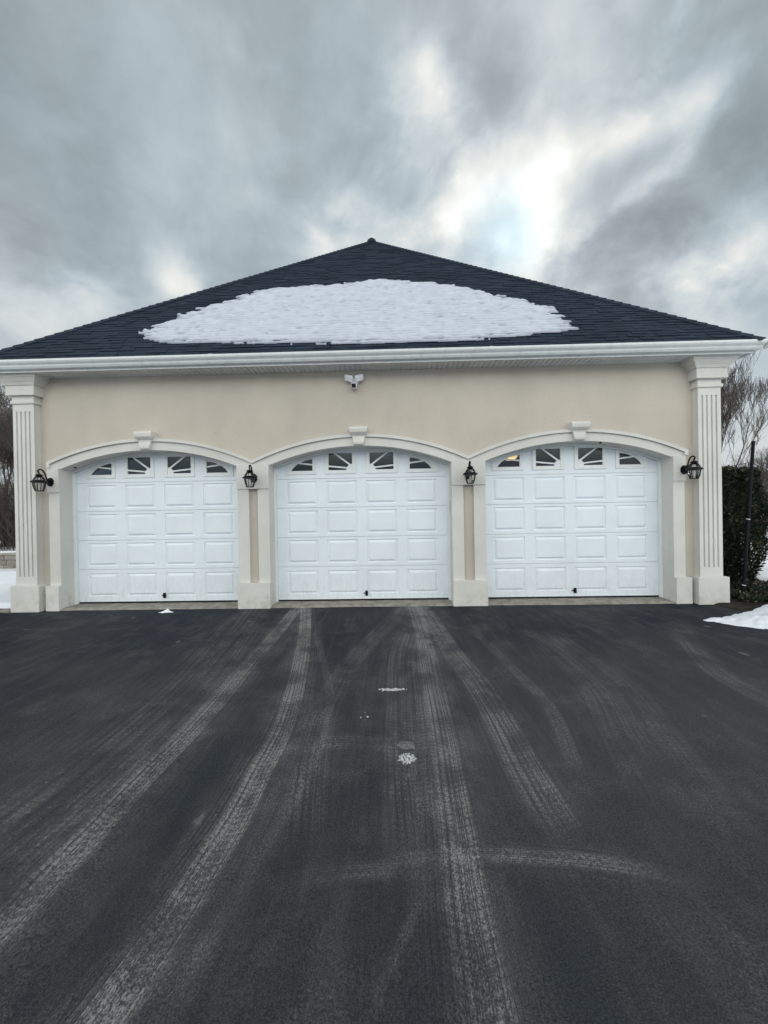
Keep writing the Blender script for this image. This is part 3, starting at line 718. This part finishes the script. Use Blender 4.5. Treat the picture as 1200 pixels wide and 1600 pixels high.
# ------------------------------------------------------------------ lanterns
def lantern_mesh():
    d_ = {}
    by = -.19     # body axis in front of the wall plate (y=0)
    bm = bmesh.new()        # oval back plate: an eight-sided dished disc
    for r_, y0_, y1_ in ((.058, -.010, 0), (.050, -.020, -.008), (.028, -.034, -.018)):
        prism_xz(bm, [(r_*math.cos(math.pi/8+k*math.pi/4), r_*1.22*math.sin(math.pi/8+k*math.pi/4)) for k in range(8)], y0_, y1_)
    d_['back_plate'] = (bm, 'black')
    bm = bmesh.new()
    pts = [(0, -.02, .0), (0, -.05, .02), (0, -.075, .07), (0, -.095, .125), (0, -.13, .168), (0, by+.02, .178), (0, by-.014, .162), (0, by-.014, .142), (0, by, .130)]
    tube(bm, smooth3(pts), .0105, 8); tube(bm, [(0, -.02, -.02), (0, -.07, .0), (0, -.11, .0), (0, by+.04, .02)], .007, 6)
    d_['arm'] = (bm, 'black')
    bm = bmesh.new()
    lathe(bm, [(.005, .135), (.009, .124), (.012, .112), (.026, .106), (.046, .094), (.050, .084), (.034, .080), (.026, .074)], 16, (0, by, 0))
    lathe(bm, [(.030, .075), (.034, .075), (.034, .070), (.030, .070)], 16, (0, by, 0))
    lathe(bm, [(.070, .016), (.084, .010), (.104, -.004), (.106, -.016), (.092, -.022), (.074, -.024)], 24, (0, by, 0))
    d_['cap'] = (bm, 'black')
    bm = bmesh.new()
    for k in range(6):
        a = math.pi/6+k*math.pi/3; ca, sa = math.cos(a), math.sin(a)
        tube(bm, [(r_*ca, by+r_*sa, z) for r_, z in ((.032, .076), (.052, .058), (.066, .034), (.074, .006))], .0052, 5)
        tube(bm, [(r_*ca, by+r_*sa, z) for r_, z in ((.077, -.014), (.076, -.05), (.068, -.09), (.050, -.145))], .0050, 5)
    lathe(bm, [(.046, -.142), (.053, -.142), (.053, -.150), (.046, -.150)], 18, (0, by, 0)); lathe(bm, [(.046, -.1465), (.001, -.1465)], 18, (0, by, 0), cap=False)
    d_['cage'] = (bm, 'black')
    bm = bmesh.new()
    lathe(bm, [(.030, .076), (.050, .058), (.064, .034), (.072, .004)], 12, (0, by, 0), math.pi/6, cap=False)
    lathe(bm, [(.0755, -.014), (.0745, -.05), (.0665, -.09), (.0485, -.144)], 12, (0, by, 0), math.pi/6, cap=False)
    d_['glass'] = (bm, 'lglass')
    bm = bmesh.new()
    lathe(bm, [(.011, -.145), (.011, -.085)], 10, (0, by, 0)); lathe(bm, [(.008, -.085), (.013, -.065), (.010, -.045), (.002, -.025)], 10, (0, by, 0))
    d_['candle_bulb'] = (bm, 'bulb')
    bm = bmesh.new(); lathe(bm, [(.002, .124), (.0085, .130), (.0105, .138), (.0085, .146), (.002, .151)], 12, (0, by, .0)); d_['hanging_ball'] = (bm, 'steel')
    return d_
def smooth3(p, n=4):
    p = [Vector(a) for a in p]; Q = [2*p[0]-p[1]]+p+[2*p[-1]-p[-2]]; out = []
    for i in range(1, len(Q)-2):
        a, b, c, e = Q[i-1:i+3]
        for k in range(n):
            t = k/n; out.append(.5*((2*b)+(-a+c)*t+(2*a-5*b+4*c-e)*t*t+(-a+3*b-3*c+e)*t**3))
    out.append(p[-1]); return out
def copy_tree(o):
    c = o.copy(); COL.objects.link(c)
    for ch in list(o.children):
        e = ch.copy(); COL.objects.link(e); e.parent = c
        for gch in list(ch.children): f = gch.copy(); COL.objects.link(f); f.parent = e
    return c
L0 = empty('wall_lantern')
for nm, (bm, mm) in lantern_mesh().items(): obj(nm, bm, M[mm], L0, smooth=False)
LP = [((-5.285, -.066, 1.985), 'black wall lantern beside the left fluted pilaster'),
      ((-2.115, -.066, 1.985), 'black wall lantern on the pier between left and middle doors'),
      ((1.140, -.066, 1.975), 'black wall lantern on the pier between middle and right doors'),
      ((4.335, -.066, 1.985), 'black wall lantern beside the right fluted pilaster')]
lants = [L0]+[copy_tree(L0) for _ in range(3)]
for o, (p, lb), rz in zip(lants, LP, (0, 3, -2, 0)):
    o.location = p; o.rotation_euler.z = R(rz); tag(o, lb, 'wall lantern', 'black lanterns on the garage front')

# security floodlight camera
C0 = empty('security_camera', (-.555, 0, 3.40)); C0.scale = (1.15, 1.15, 1.15); tag(C0, 'white twin floodlight security camera under the eaves above the middle door', 'camera')
bm = bmesh.new(); 
rz_ = [bm.verts.new((.055*math.cos(a), -.001, .02+.055*math.sin(a))) for a in np.linspace(0, 2*math.pi, 20, endpoint=False)]
rf_ = [bm.verts.new((.046*math.cos(a), -.045, .02+.046*math.sin(a))) for a in np.linspace(0, 2*math.pi, 20, endpoint=False)]
bm.faces.new(rz_); bm.faces.new(rf_[::-1])
for i in range(20): bm.faces.new((rz_[i], rz_[(i+1) % 20], rf_[(i+1) % 20], rf_[i]))
obj('mount', bm, M['camwhite'], C0)
for s in (-1, 1):
    bm = bmesh.new(); box(bm, -.058, .058, -.014, .022, -.040, .040, .012)
    box(bm, -.02, .02, .02, .06, -.02, .02, .006)
    bmesh.ops.transform(bm, matrix=Matrix.Translation((s*.070, -.088, .050)) @ Matrix.Rotation(R(s*38), 4, 'Z') @ Matrix.Rotation(R(28), 4, 'X') @ Matrix.Rotation(R(s*-24), 4, 'Y'), verts=bm.verts)
    h_ = obj('flood_lamp', bm, M['camwhite'], C0)
bm = bmesh.new(); box(bm, -.036, .036, -.120, -.03, -.085, -.020, .012); obj('camera_body', bm, M['camwhite'], C0)
bm = bmesh.new(); box(bm, -.029, .029, -.128, -.1175, -.082, -.030, .006); obj('lens_cover', bm, M['camlens'], C0)

# lamp burning inside, seen through the right door
LI = empty('ceiling_lamp', (2.36, 1.9, 2.99)); tag(LI, 'lit warm ceiling lamp inside garage seen through the right door window', 'ceiling lamp')
bm = bmesh.new(); tube(bm, [(0, 0, 0), (0, 0, -.42)], .012, 8); lathe(bm, [(.08, -.015), (.06, 0)], 16); obj('stem', bm, M['steel'], LI)
bm = bmesh.new(); lathe(bm, [(.02, -.40), (.10, -.42), (.16, -.46), (.17, -.49)], 20, cap=False); obj('lamp_shade', bm, M['steel'], LI)
bm = bmesh.new(); lathe(bm, [(.155, -.488), (.13, -.53), (.07, -.565), (.01, -.575)], 20); obj('diffuser', bm, M['lit'], LI)
lp = bpy.data.lights.new('lamp_light', 'POINT'); lp.energy = 3; lp.color = (1, .7, .4); lp.shadow_soft_size = .1
lo_ = bpy.data.objects.new('lamp_light', lp); COL.objects.link(lo_); lo_.parent = LI; lo_.location = (0, 0, -.70)

# ------------------------------------------------------------------ snow on the roof
SP = [(-4.0, .87), (-3.72, .5), (-3, .40), (-2.02, .33), (-1, .24), (-.09, .17), (.37, .16), (1.22, .22), (1.79, .28), (2.48, .4), (2.76, .61), (2.82, .75), (2.80, .95), (2.73, 1.52), (2.42, 2.01), (1.83, 2.53), (1.18, 3.12), (.56, 3.52), (-.24, 3.76), (-.91, 3.49), (-1.82, 3.36), (-2.57, 3.12), (-2.86, 2.85), (-3.16, 2.47), (-3.38, 2.11), (-3.6, 1.92), (-3.71, 1.66), (-3.85, 1.2)]
SPn = np.array(SP)
def poly_sd(x, y, P_=SPn):
    a = P_; b = np.roll(P_, -1, 0); e = b-a; w = np.array([x, y])-a
    t = np.clip((w*e).sum(1)/(e*e).sum(1), 0, 1); dd = np.hypot(*(w-t[:, None]*e).T).min()
    c_ = ((a[:, 1] > y) != (b[:, 1] > y)) & (x < (b[:, 0]-a[:, 0])*(y-a[:, 1])/(b[:, 1]-a[:, 1]+1e-12)+a[:, 0])
    return dd if c_.sum() % 2 else -dd
gx, gs = .022, ex/6
nxg, nsg = int(7.6/gx), int(4.1/gs)
keep = {}; V_, F_ = [], []
hgt = np.zeros((nsg, nxg))
for j in range(nsg):
    s = .0+j*gs; course = math.floor(s/ex+.25); fr_ = (s/ex) % 1
    for i in range(nxg):
        x = -4.35+i*gx; dd = poly_sd(x+.16*nz(course*7.7, 3.3)+.08*nz(course*17.7, 9.3), (course+.45)*ex+.35*(s-(course+.45)*ex)) if s > .5 else poly_sd(x, s)
        e_ = dd+.10*nz(x*.9, s*.9, 3)+.11*nz(x*2.1+course*9.3, course*3.7, 1)+.10*nz(x*5+course*5, course*6, 2)+.05*nz(x*13+course*3, s*9, 2)-.01
        if s < .75: e_ = dd+.07*nz(x*3, course*2.1, 1)+.05*nz(x*14, s*8, 2)
        e_ -= max(0, (.34-dd))*.55*(1 if (s/ex) % 1 > .62 else 0)*(.4+1.6*max(0, nz(x*2.5, course*5.3, 21)+.25))
        if e_ > 0:
            body = .008+.016*min(1, e_/.14)
            fj = (s/ex+.16*nz(x*2.6, s*.5, 4)+.10*nz(x*7, s, 14)) % 1
            lip = (fj/.22)**.6 if fj < .22 else 1-.95*(fj-.22)/.78
            ripple = .026*(lip-.4)*(1+.9*nz(x*3+course*3.1, course, 9))+.010*nz(x*2.3+course*4.1, s*3, 6)+.012*nz(x*9, s*12, 8)
            pit = -.03*max(0, nz(x*6.5+course*7, s*7, 11)-.22)*2
            hgt[j, i] = max(.006, body+(ripple+pit)*min(1, e_/.06))
ids = -np.ones((nsg, nxg), int)
for j in range(nsg):
    for i in range(nxg):
        if hgt[j, i] > 0: ids[j, i] = len(V_); V_.append(roofp(-4.35+i*gx, j*gs, .022+hgt[j, i]))
bots = {}
def bot(j, i):
    if (j, i) not in bots: bots[(j, i)] = len(V_); V_.append(roofp(-4.35+i*gx, j*gs, .004))
    return bots[(j, i)]
ok = np.zeros((nsg, nxg), bool)
for j in range(nsg-1):
    for i in range(nxg-1):
        if min(ids[j, i], ids[j, i+1], ids[j+1, i+1], ids[j+1, i]) >= 0: ok[j, i] = True; F_.append((ids[j, i], ids[j, i+1], ids[j+1, i+1], ids[j+1, i]))
for j in range(nsg-1):
    for i in range(nxg-1):
        if not ok[j, i]: continue
        for dj, di, a, b in ((-1, 0, (j, i), (j, i+1)), (1, 0, (j+1, i+1), (j+1, i)), (0, -1, (j+1, i), (j, i)), (0, 1, (j, i+1), (j+1, i+1))):
            jj, ii = j+dj, i+di
            if jj < 0 or ii < 0 or not ok[jj, ii]: F_.append((ids[b], ids[a], bot(*a), bot(*b)))
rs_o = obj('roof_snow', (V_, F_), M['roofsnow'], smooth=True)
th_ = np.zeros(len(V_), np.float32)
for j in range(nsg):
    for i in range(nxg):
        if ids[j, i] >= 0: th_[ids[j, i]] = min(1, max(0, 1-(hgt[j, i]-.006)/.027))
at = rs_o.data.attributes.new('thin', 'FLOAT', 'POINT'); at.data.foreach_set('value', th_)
tag(rs_o, 'broad ragged patch of melting snow on the front roof slope', 'snow')

# ------------------------------------------------------------------ snow bank, crumbs
def heap(name, outline, hfun, step, m, label=None, cat=None, z0=0, **kw):
    A = np.array(outline); x0, y0 = A.min(0); x1, y1 = A.max(0); nx_, ny_ = int((x1-x0)/step)+2, int((y1-y0)/step)+2
    V_, F_ = [], []; id_ = -np.ones((ny_, nx_), int)
    for j in range(ny_):
        for i in range(nx_):
            x, y = x0+i*step, y0+j*step; dd = poly_sd(x, y, A)+.03*nz(x, y, 5, 6)+.015*nz(x, y, 5, 17)
            if dd > -.01: id_[j, i] = len(V_); V_.append((x, y, z0+hfun(x, y, max(0, dd))))
    for j in range(ny_-1):
        for i in range(nx_-1):
            q_ = (id_[j, i], id_[j, i+1], id_[j+1, i+1], id_[j+1, i])
            if min(q_) >= 0: F_.append(q_)
    return tag(obj(name, (V_, F_), m, smooth=True), label, cat, **kw)
def bankh(x, y, dd):
    hmax = .07+.20*sm(4.0, 6.0, x)
    return -.01+hmax*(1-math.exp(-dd/.16))*(1+.35*nz(x, y, 1, 3)+.25*nz(x, y, 1, 8))+(.022*nz(x, y, 3, 14)+.014*nz(x, y, 3, 30))*min(1, dd/.05)
heap('snow_bank', [(3.80, -.93), (4.05, -1.16), (4.35, -1.40), (4.8, -1.68), (5.4, -2.0), (6.4, -2.5), (9.0, -3.6), (9.2, -.2), (7.2, .35), (6.0, .05), (5.55, -.22), (5.1, -.42), (4.7, -.60), (4.2, -.80)], bankh, .022, M['snow'], 'low bank of ploughed white snow right of the garage beside the driveway', 'snow bank')
def crumbs(name, cx, cy, rx, ry, n, rad, label, flat=.6):
    V_, F_ = [], []
    for _ in range(n):
        a = random.uniform(0, 6.28); r_ = math.sqrt(random.random())*random.choice((1, 1, .7, 1.1)); s = rad*random.uniform(.35, 1.2)
        cx_, cy_ = cx+rx*r_*math.cos(a), cy+ry*r_*math.sin(a)
        bm = bmesh.new(); bmesh.ops.create_icosphere(bm, subdivisions=1, radius=s)
        for v in bm.verts: v.co *= 1+.45*random.uniform(-1, 1); v.co.z = v.co.z*flat; v.co += Vector((cx_, cy_, s*flat*.5))
        bm.verts.index_update(); b0 = len(V_); V_.extend([tuple(v.co) for v in bm.verts]); F_.extend([[b0+v.index for v in f.verts] for f in bm.faces]); bm.free()
    return tag(obj(name, (V_, F_), M['crust']), label, 'snow', 'crumbs of snow left on the asphalt')
heap('snow_heap', [(-3.52, -.25), (-3.44, -.29), (-3.36, -.27), (-3.29, -.25), (-3.31, -.21), (-3.38, -.18), (-3.47, -.20)], lambda x, y, dd: -.004+.075*(1-math.exp(-dd/.035))*(1+.5*nz(x, y, 7, 25))*(.35+.65*math.exp(-((x+3.40)/.045)**2)), .006, M['snow'], 'small white snow heap in front of the left door', 'snow')
crumbs('snow_crumbs', -.035, -2.765, .115, .020, 130, .0075, 'thin row of icy snow crumbs in front of the middle door')
crumbs('snow_crumbs', .055, -3.63, .050, .045, 230, .0048, 'speckled patch of icy crumbs between the tyre tracks')
crumbs('snow_crumbs', -.23, -3.14, .03, .10, 5, .006, 'few scattered snow specks left of the icy rows')
crumbs('snow_crumbs', 5.45, -.05, .30, .22, 9, .045, 'flat snow remnants on the dark bed under the hedge', .3)
# pale frozen slush stain beside the patch
def thinh(x, y, dd): return .004+.006*min(1, dd/.03)+.003*nz(x, y, 2, 60)
slushm = mat('grey slush', plain((.15, .155, .155), .5, 40, .6, 300, .002), .6, .3)
heap('slush', [(0.0, -3.50), (.035, -3.54), (.09, -3.55), (.105, -3.51), (.08, -3.47), (.03, -3.465)], thinh, .006, slushm, 'flat grey slush stain just behind the icy crumb patch', 'slush')

# ------------------------------------------------------------------ retaining wall left
V_, F_, T_ = [], [], []
def blockbox(x0_, x1_, y0_, y1_, z0_, z1_, t):
    bm = bmesh.new(); box(bm, x0_, x1_, y0_, y1_, z0_, z1_, .012)
    for v in bm.verts: v.co += Vector((nz(*v.co, 9)*.008 if False else .008*mnoise.noise(v.co*9), .012*mnoise.noise(v.co*7), .006*mnoise.noise(v.co*8)))
    bm.verts.index_update(); b0 = len(V_); V_.extend([tuple(v.co) for v in bm.verts]); F_.extend([[b0+v.index for v in f.verts] for f in bm.faces]); T_.extend([t]*len(bm.faces)); bm.free()
for r_ in range(3):
    x = -20+random.uniform(-.2, 0)
    while x < -5.95:
        w = random.uniform(.22, .46); blockbox(x, x+w-.012, 4.42+r_*.02, 4.72, r_*.135, r_*.135+.128, random.random()); x += w
x = -20.
while x < -5.95: w = random.uniform(.4, .6); blockbox(x, x+w-.01, 4.42, 4.74, .407, .465, .8+.2*random.random()); x += w
rw = obj('retaining_wall', (V_, F_), M['stone']); set_tint(rw, T_); tag(rw, 'low dry stacked stone block wall in the snow left of the garage', 'retaining wall')
heap('wall_snow', [(-20, 4.47), (-5.95, 4.47), (-5.95, 4.72), (-20, 4.72)], lambda x, y, dd: .03*min(1, dd/.04)*(1+.5*nz(x, y, 2, 3)), .05, M['snow'], 'thin snow cap lying along the stone retaining wall', 'snow', z0=.468)

# ------------------------------------------------------------------ bare trees, brush
def grow(V_, F_, p, d_, L, r_, lvl, maxl, rs, spread=.75, upb=.18):
    n = 4 if lvl < 2 else 3; pts = [p]; dirs = d_.copy()
    for i in range(n):
        dirs = (dirs+Vector((rs.uniform(-1, 1), rs.uniform(-1, 1), rs.uniform(-.5, 1)+upb*1.6))*(.10+.025*lvl)).normalized()
        pts.append(pts[-1]+dirs*(L/n))
    sg = 7 if lvl == 0 else (5 if lvl == 1 else 3)
    r1 = r_*.58; rad = [r_+(r1-r_)*i/n for i in range(n+1)]
    tubeVF(V_[min(lvl, 1)], F_[min(lvl, 1)], pts, rad, sg)
    if lvl >= maxl: return
    k = rs.choice((3, 4)) if lvl == 0 else rs.choice((3, 4, 4))
    for j in range(k+ (2 if lvl > 0 else 1)):
        t = rs.uniform(.30, 1.0) if j > 1 else 1.0
        q_ = t*n; i = min(int(q_), n-1); b = pts[i].lerp(pts[i+1], q_-i)
        a = rs.uniform(0, 6.28); ax = Vector((math.cos(a), math.sin(a), 0)); base = (pts[i+1]-pts[i]).normalized()
        nd = (base+(ax-base*ax.dot(base))*spread*rs.uniform(.55, 1.15)+Vector((0, 0, upb))).normalized()
        grow(V_, F_, b, nd, L*rs.uniform(.50, .76), max(r1*(.72 if j < 2 else .5), .0045), lvl+1, maxl, rs, spread, upb)
def tubeVF(V_, F_, pts, rad, sg):
    rings = []; n = len(pts)
    for i, p in enumerate(pts):
        t = (pts[min(i+1, n-1)]-pts[max(i-1, 0)]).normalized(); a = t.cross(Vector((.31, .2, .93))).normalized(); b = t.cross(a)
        b0 = len(V_); V_.extend([tuple(p+(a*math.cos(6.2832*k/sg)+b*math.sin(6.2832*k/sg))*rad[i]) for k in range(sg)]); rings.append(b0)
    for r0, r1 in zip(rings, rings[1:]):
        for k in range(sg): F_.append((r0+k, r0+(k+1) % sg, r1+(k+1) % sg, r1+k))
def tree_meshes(seed, H_, r_, maxl=5, spread=.75, d0=(0, 0, 1), upb=.18):
    rs = random.Random(seed); V_, F_ = ([], []), ([], [])
    grow(V_, F_, Vector((0, 0, -.1)), Vector(d0).normalized(), H_*.42, r_, 0, maxl, rs, spread, upb)
    out = []
    for nm, v, f in zip(('trunk', 'branches'), V_, F_):
        me = bpy.data.meshes.new(nm); me.from_pydata(v, [], f); me.materials.append(M['bark']); me.update(); out.append((nm, me))
    return out
def put_tree(ms, x, y, z, rot, sc, label, group):
    t = empty('bare_tree', (x, y, z)); t.rotation_euler.z = rot; t.scale = (sc, sc, sc)
    for nm, me in ms: o = bpy.data.objects.new(nm, me); COL.objects.link(o); o.parent = t
    tag(t, label, 'tree', group); return t
TA = tree_meshes(3, 6.6, .11, 5, .66, (0.02, 0, 1), .36)
TB = tree_meshes(11, 7.0, .10, 5, .7)
TC = tree_meshes(23, 5.5, .07, 5, .85)
gr_ = 'bare trees beyond the snowy yard'
put_tree(TA, 11.75, 8.0, 0, 1.0, 1.0, 'grey bare tree rising over the hedge right beside the pilaster', gr_)
for i, (x, y, m_, r_, s_) in enumerate([(17.4, 13, TB, 1, .5), (19.5, 15, TC, 2, .6), (17.6, 18, TA, 3, .6), (23, 17, TB, 4, .7), (23, 24, TC, 5, .8)]):
    put_tree(m_, x, y, .2, r_, s_, 'distant bare tree above the brown brush right of the garage', gr_)
for i, (x, y, m_, r_, s_) in enumerate([(-12.3, 7.2, TB, 1, .80), (-14.5, 8.2, TC, 2, .95), (-13.9, 10.0, TA, 3.3, .8), (-16, 10, TB, 4, .9), (-15.5, 12.5, TC, 5, 1.0), (-18, 11.5, TA, 6, .95), (-18.5, 14, TB, 2.5, 1.0), (-12.0, 8.6, TC, .3, .72)]):
    put_tree(m_, x, y, .3, r_, s_, 'bare tree in the dense brush left of the garage behind the stone wall', gr_)
def brush(name, cells, n, h, label):
    V_, F_ = [], []
    rs = random.Random(n)
    for _ in range(n):
        x0_, x1_, y0_, y1_ = rs.choice(cells); p = Vector((rs.uniform(x0_, x1_), rs.uniform(y0_, y1_), .1)); hh = h*rs.uniform(.45, 1.1)
        dr_ = Vector((rs.uniform(-.3, .3), rs.uniform(-.3, .3), 1)).normalized(); pts = [p]
        for i in range(4): dr_ = (dr_+Vector((rs.uniform(-.3, .3), rs.uniform(-.3, .3), rs.uniform(-.1, .15)))).normalized(); pts.append(pts[-1]+dr_*hh/4)
        tubeVF(V_, F_, pts, [.012, .010, .008, .005, .003], 3)
        for k in range(9):
            i = rs.randint(1, 3); b = pts[i].lerp(pts[i+1], rs.random()); q_ = (dr_+Vector((rs.uniform(-1, 1), rs.uniform(-1, 1), rs.uniform(-.1, .8)))).normalized()
            l_ = hh*rs.uniform(.12, .32); m2 = b+q_*l_*.5; e_ = m2+(q_+Vector((rs.uniform(-.4, .4), rs.uniform(-.4, .4), .25))).normalized()*l_*.5
            tubeVF(V_, F_, [b, m2, e_], [.006, .0045, .0025], 3)
            for k2 in range(2):
                e2 = m2+Vector((rs.uniform(-1, 1), rs.uniform(-1, 1), rs.uniform(0, 1))).normalized()*l_*.35; tubeVF(V_, F_, [m2, e2], [.004, .002], 3)
    return tag(obj(name, (V_, F_), M['brush']), label, 'brush', kind='stuff')
brush('brush', [(-20, -10.2, 5.6, 8.5), (-19, -11, 6, 9), (-26, -12, 9, 14)], 1500, 2.6, 'dark leafless thicket behind the stone wall left of the garage')
brush('brush', [(12.6, 24, 10, 16), (14, 30, 16, 22)], 1500, 3.0, 'brown leafless thicket beyond the fence right of the garage')

# ------------------------------------------------------------------ hedge
def leafmass(n, samp, size, rs):
    V_, F_, T_ = [], [], []
    for _ in range(n):
        p, nn = samp(rs); t = min(1, max(0, .45+.5*mnoise.noise(p*3.1)+rs.uniform(-.25, .25)))
        if rs.random() < .09: t = .97
        for k in range(2):
            dd = (nn*.7+Vector((rs.uniform(-1, 1), rs.uniform(-1, 1), rs.uniform(-.6, 1)))).normalized()
            s_ = dd.cross(Vector((rs.uniform(-1, 1), rs.uniform(-1, 1), rs.uniform(-1, 1)))).normalized()
            L = size*rs.uniform(.6, 1.4); w = L*.17; b0 = len(V_)
            V_.extend([tuple(p-s_*w*.3), tuple(p+dd*L*.5-s_*w), tuple(p+dd*L), tuple(p+dd*L*.5+s_*w)]); F_.append((b0, b0+1, b0+2, b0+3)); T_.append(t)
    return V_, F_, T_
HX0, HX1, HY0, HY1, HZ = 5.15, 6.33, .75, 2.35, 2.05
def hs(rs):
    z = rs.uniform(.05, HZ); k = 1-.10*sm(1.2, 2.05, z)-.16*(1-sm(.1, .75, z)); cx, cy = (HX0+HX1)/2, (HY0+HY1)/2; hx, hy = (HX1-HX0)/2*k, (HY1-HY0)/2*k
    f = rs.random()
    if f < .42: x, y, n_ = cx+rs.uniform(-hx, hx), cy-hy, Vector((0, -1, .2))
    elif f < .66: x, y, n_ = cx+hx, cy+rs.uniform(-hy, hy), Vector((1, 0, .2))
    elif f < .74: x, y, n_ = cx-hx, cy+rs.uniform(-hy, hy), Vector((-1, 0, .2))
    elif f < .84: x, y, n_ = cx+rs.uniform(-hx, hx), cy+hy, Vector((0, 1, .2))
    else: x, y, z, n_ = cx+rs.uniform(-hx, hx), cy+rs.uniform(-hy, hy), HZ+.03*rs.uniform(-1, 1), Vector((0, 0, 1))
    p = Vector((x, y, z)); p += n_*(.05*mnoise.noise(p*4)+.06*mnoise.noise(p*1.7)-abs(rs.gauss(0, .05)))
    return p, n_
HG = empty('hedge', ((HX0+HX1)/2, (HY0+HY1)/2, 0)); tag(HG, 'clipped dark evergreen hedge beside the right pilaster', 'hedge')
v, f, t = leafmass(26000, hs, .052, random.Random(4)); fo = obj('foliage', (v, f), M['leaf'], HG); fo.location = (-(HX0+HX1)/2, -(HY0+HY1)/2, 0); set_tint(fo, t)
V_, F_ = [], []; rs = random.Random(9)
for _ in range(420):
    b = Vector((rs.uniform(HX0+.3, HX1-.3), rs.uniform(HY0+.3, HY1-.3), 0)); e_ = Vector((rs.uniform(HX0+.12, HX1-.12), rs.uniform(HY0+.10, HY1-.12), rs.uniform(.4, HZ-.08)))
    m2 = b.lerp(e_, .5)+Vector((rs.uniform(-.1, .1), rs.uniform(-.1, .1), .1)); tubeVF(V_, F_, [b, m2, e_], [.016, .010, .004], 4)
st = obj('stems', (V_, F_), M['bark'], HG); st.location = fo.location
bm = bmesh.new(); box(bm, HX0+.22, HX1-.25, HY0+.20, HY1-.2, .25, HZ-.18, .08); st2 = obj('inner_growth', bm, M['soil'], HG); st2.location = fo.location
def gs_(rs):
    x, y = rs.uniform(5.15, 6.9), rs.uniform(-.2, .7); z = .03+abs(rs.gauss(0, .055))*(1 if x > 5.5 else .5)
    return Vector((x, y, z)), Vector((0, -.2, 1))
v, f, t = leafmass(5200, gs_, .055, random.Random(6)); gc = obj('ground_cover', (v, f), M['leaf']); set_tint(gc, t); tag(gc, 'dark low evergreen ground cover under the hedge', 'ground cover', kind='stuff')

# ------------------------------------------------------------------ netting fence
FN = empty('netting_fence', (5.4, .15, 0)); tag(FN, 'tall black post and netting fence beside the hedge', 'fence')
def fpart(nm, bm, m, **k): o = obj(nm, bm, m, FN); o.location = (-5.4, -.15, 0); return o
PB, PT = Vector((5.42, .22, 0)), Vector((5.72, .34, 2.44))
bm = bmesh.new(); tube(bm, [PB, PB.lerp(PT, .5), PT], .023, 10); fpart('post', bm, M['rubber'])
bm = bmesh.new(); tube(bm, [PT+(PB-PT)*.001, PT+Vector((.002, 0, .012))], .025, 10); fpart('post_cap', bm, M['rubber'])
bm = bmesh.new(); 
bm.free()
for t in (.08, .50):
    bm = bmesh.new(); c_ = PB.lerp(PT, t); tube(bm, [c_-Vector((.001, 0, .005)), c_+Vector((.001, 0, .005))], .0255, 10)
    fpart('cable_tie', bm, M['camwhite'])
bm = bmesh.new(); tube(bm, [(6.15, 2.6, 0), (6.17, 2.6, 2.42)], .03, 8); fpart('post', bm, M['rubber'])
bm = bmesh.new(); A0 = PB.lerp(PT, .99)
far_b, far_t = Vector((8.2, 3.2, 0)), Vector((8.3, 3.25, 2.3))
tube(bm, [far_b, far_t], .03, 8); fpart('post', bm, M['rubber'])
bm = bmesh.new(); nv = 62
for i in range(1, nv+1):
    u = i/nv; b = PB.lerp(far_b, u); t_ = PT.lerp(far_t, u)-Vector((0, 0, .10*math.sin(math.pi*u)+.30))
    tube(bm, [b+Vector((0, 0, .03)), b.lerp(t_, .5)+Vector((.02*math.sin(i), 0, 0)), t_], .004, 3)
for j in range(1, 46):
    w = j/45; pts = []
    for k in range(9):
        u = k/8; b = PB.lerp(far_b, u); t_ = PT.lerp(far_t, u)-Vector((0, 0, .10*math.sin(math.pi*u)+.30)); pts.append(b.lerp(t_, w)+Vector((0, 0, .008*math.sin(3*k+j))))
    tube(bm, pts, .004, 3)
fpart('netting', bm, M['rubber'])
bm = bmesh.new(); tube(bm, [PB.lerp(PT, .87), Vector((5.95, 1.5, 2.10)), Vector((6.17, 2.6, 2.30))], .005, 4); fpart('tie_wire', bm, M['rubber'])

# ------------------------------------------------------------------ render settings
S.render.engine = 'CYCLES'
S.cycles.max_bounces = 6; S.cycles.transparent_max_bounces = 12
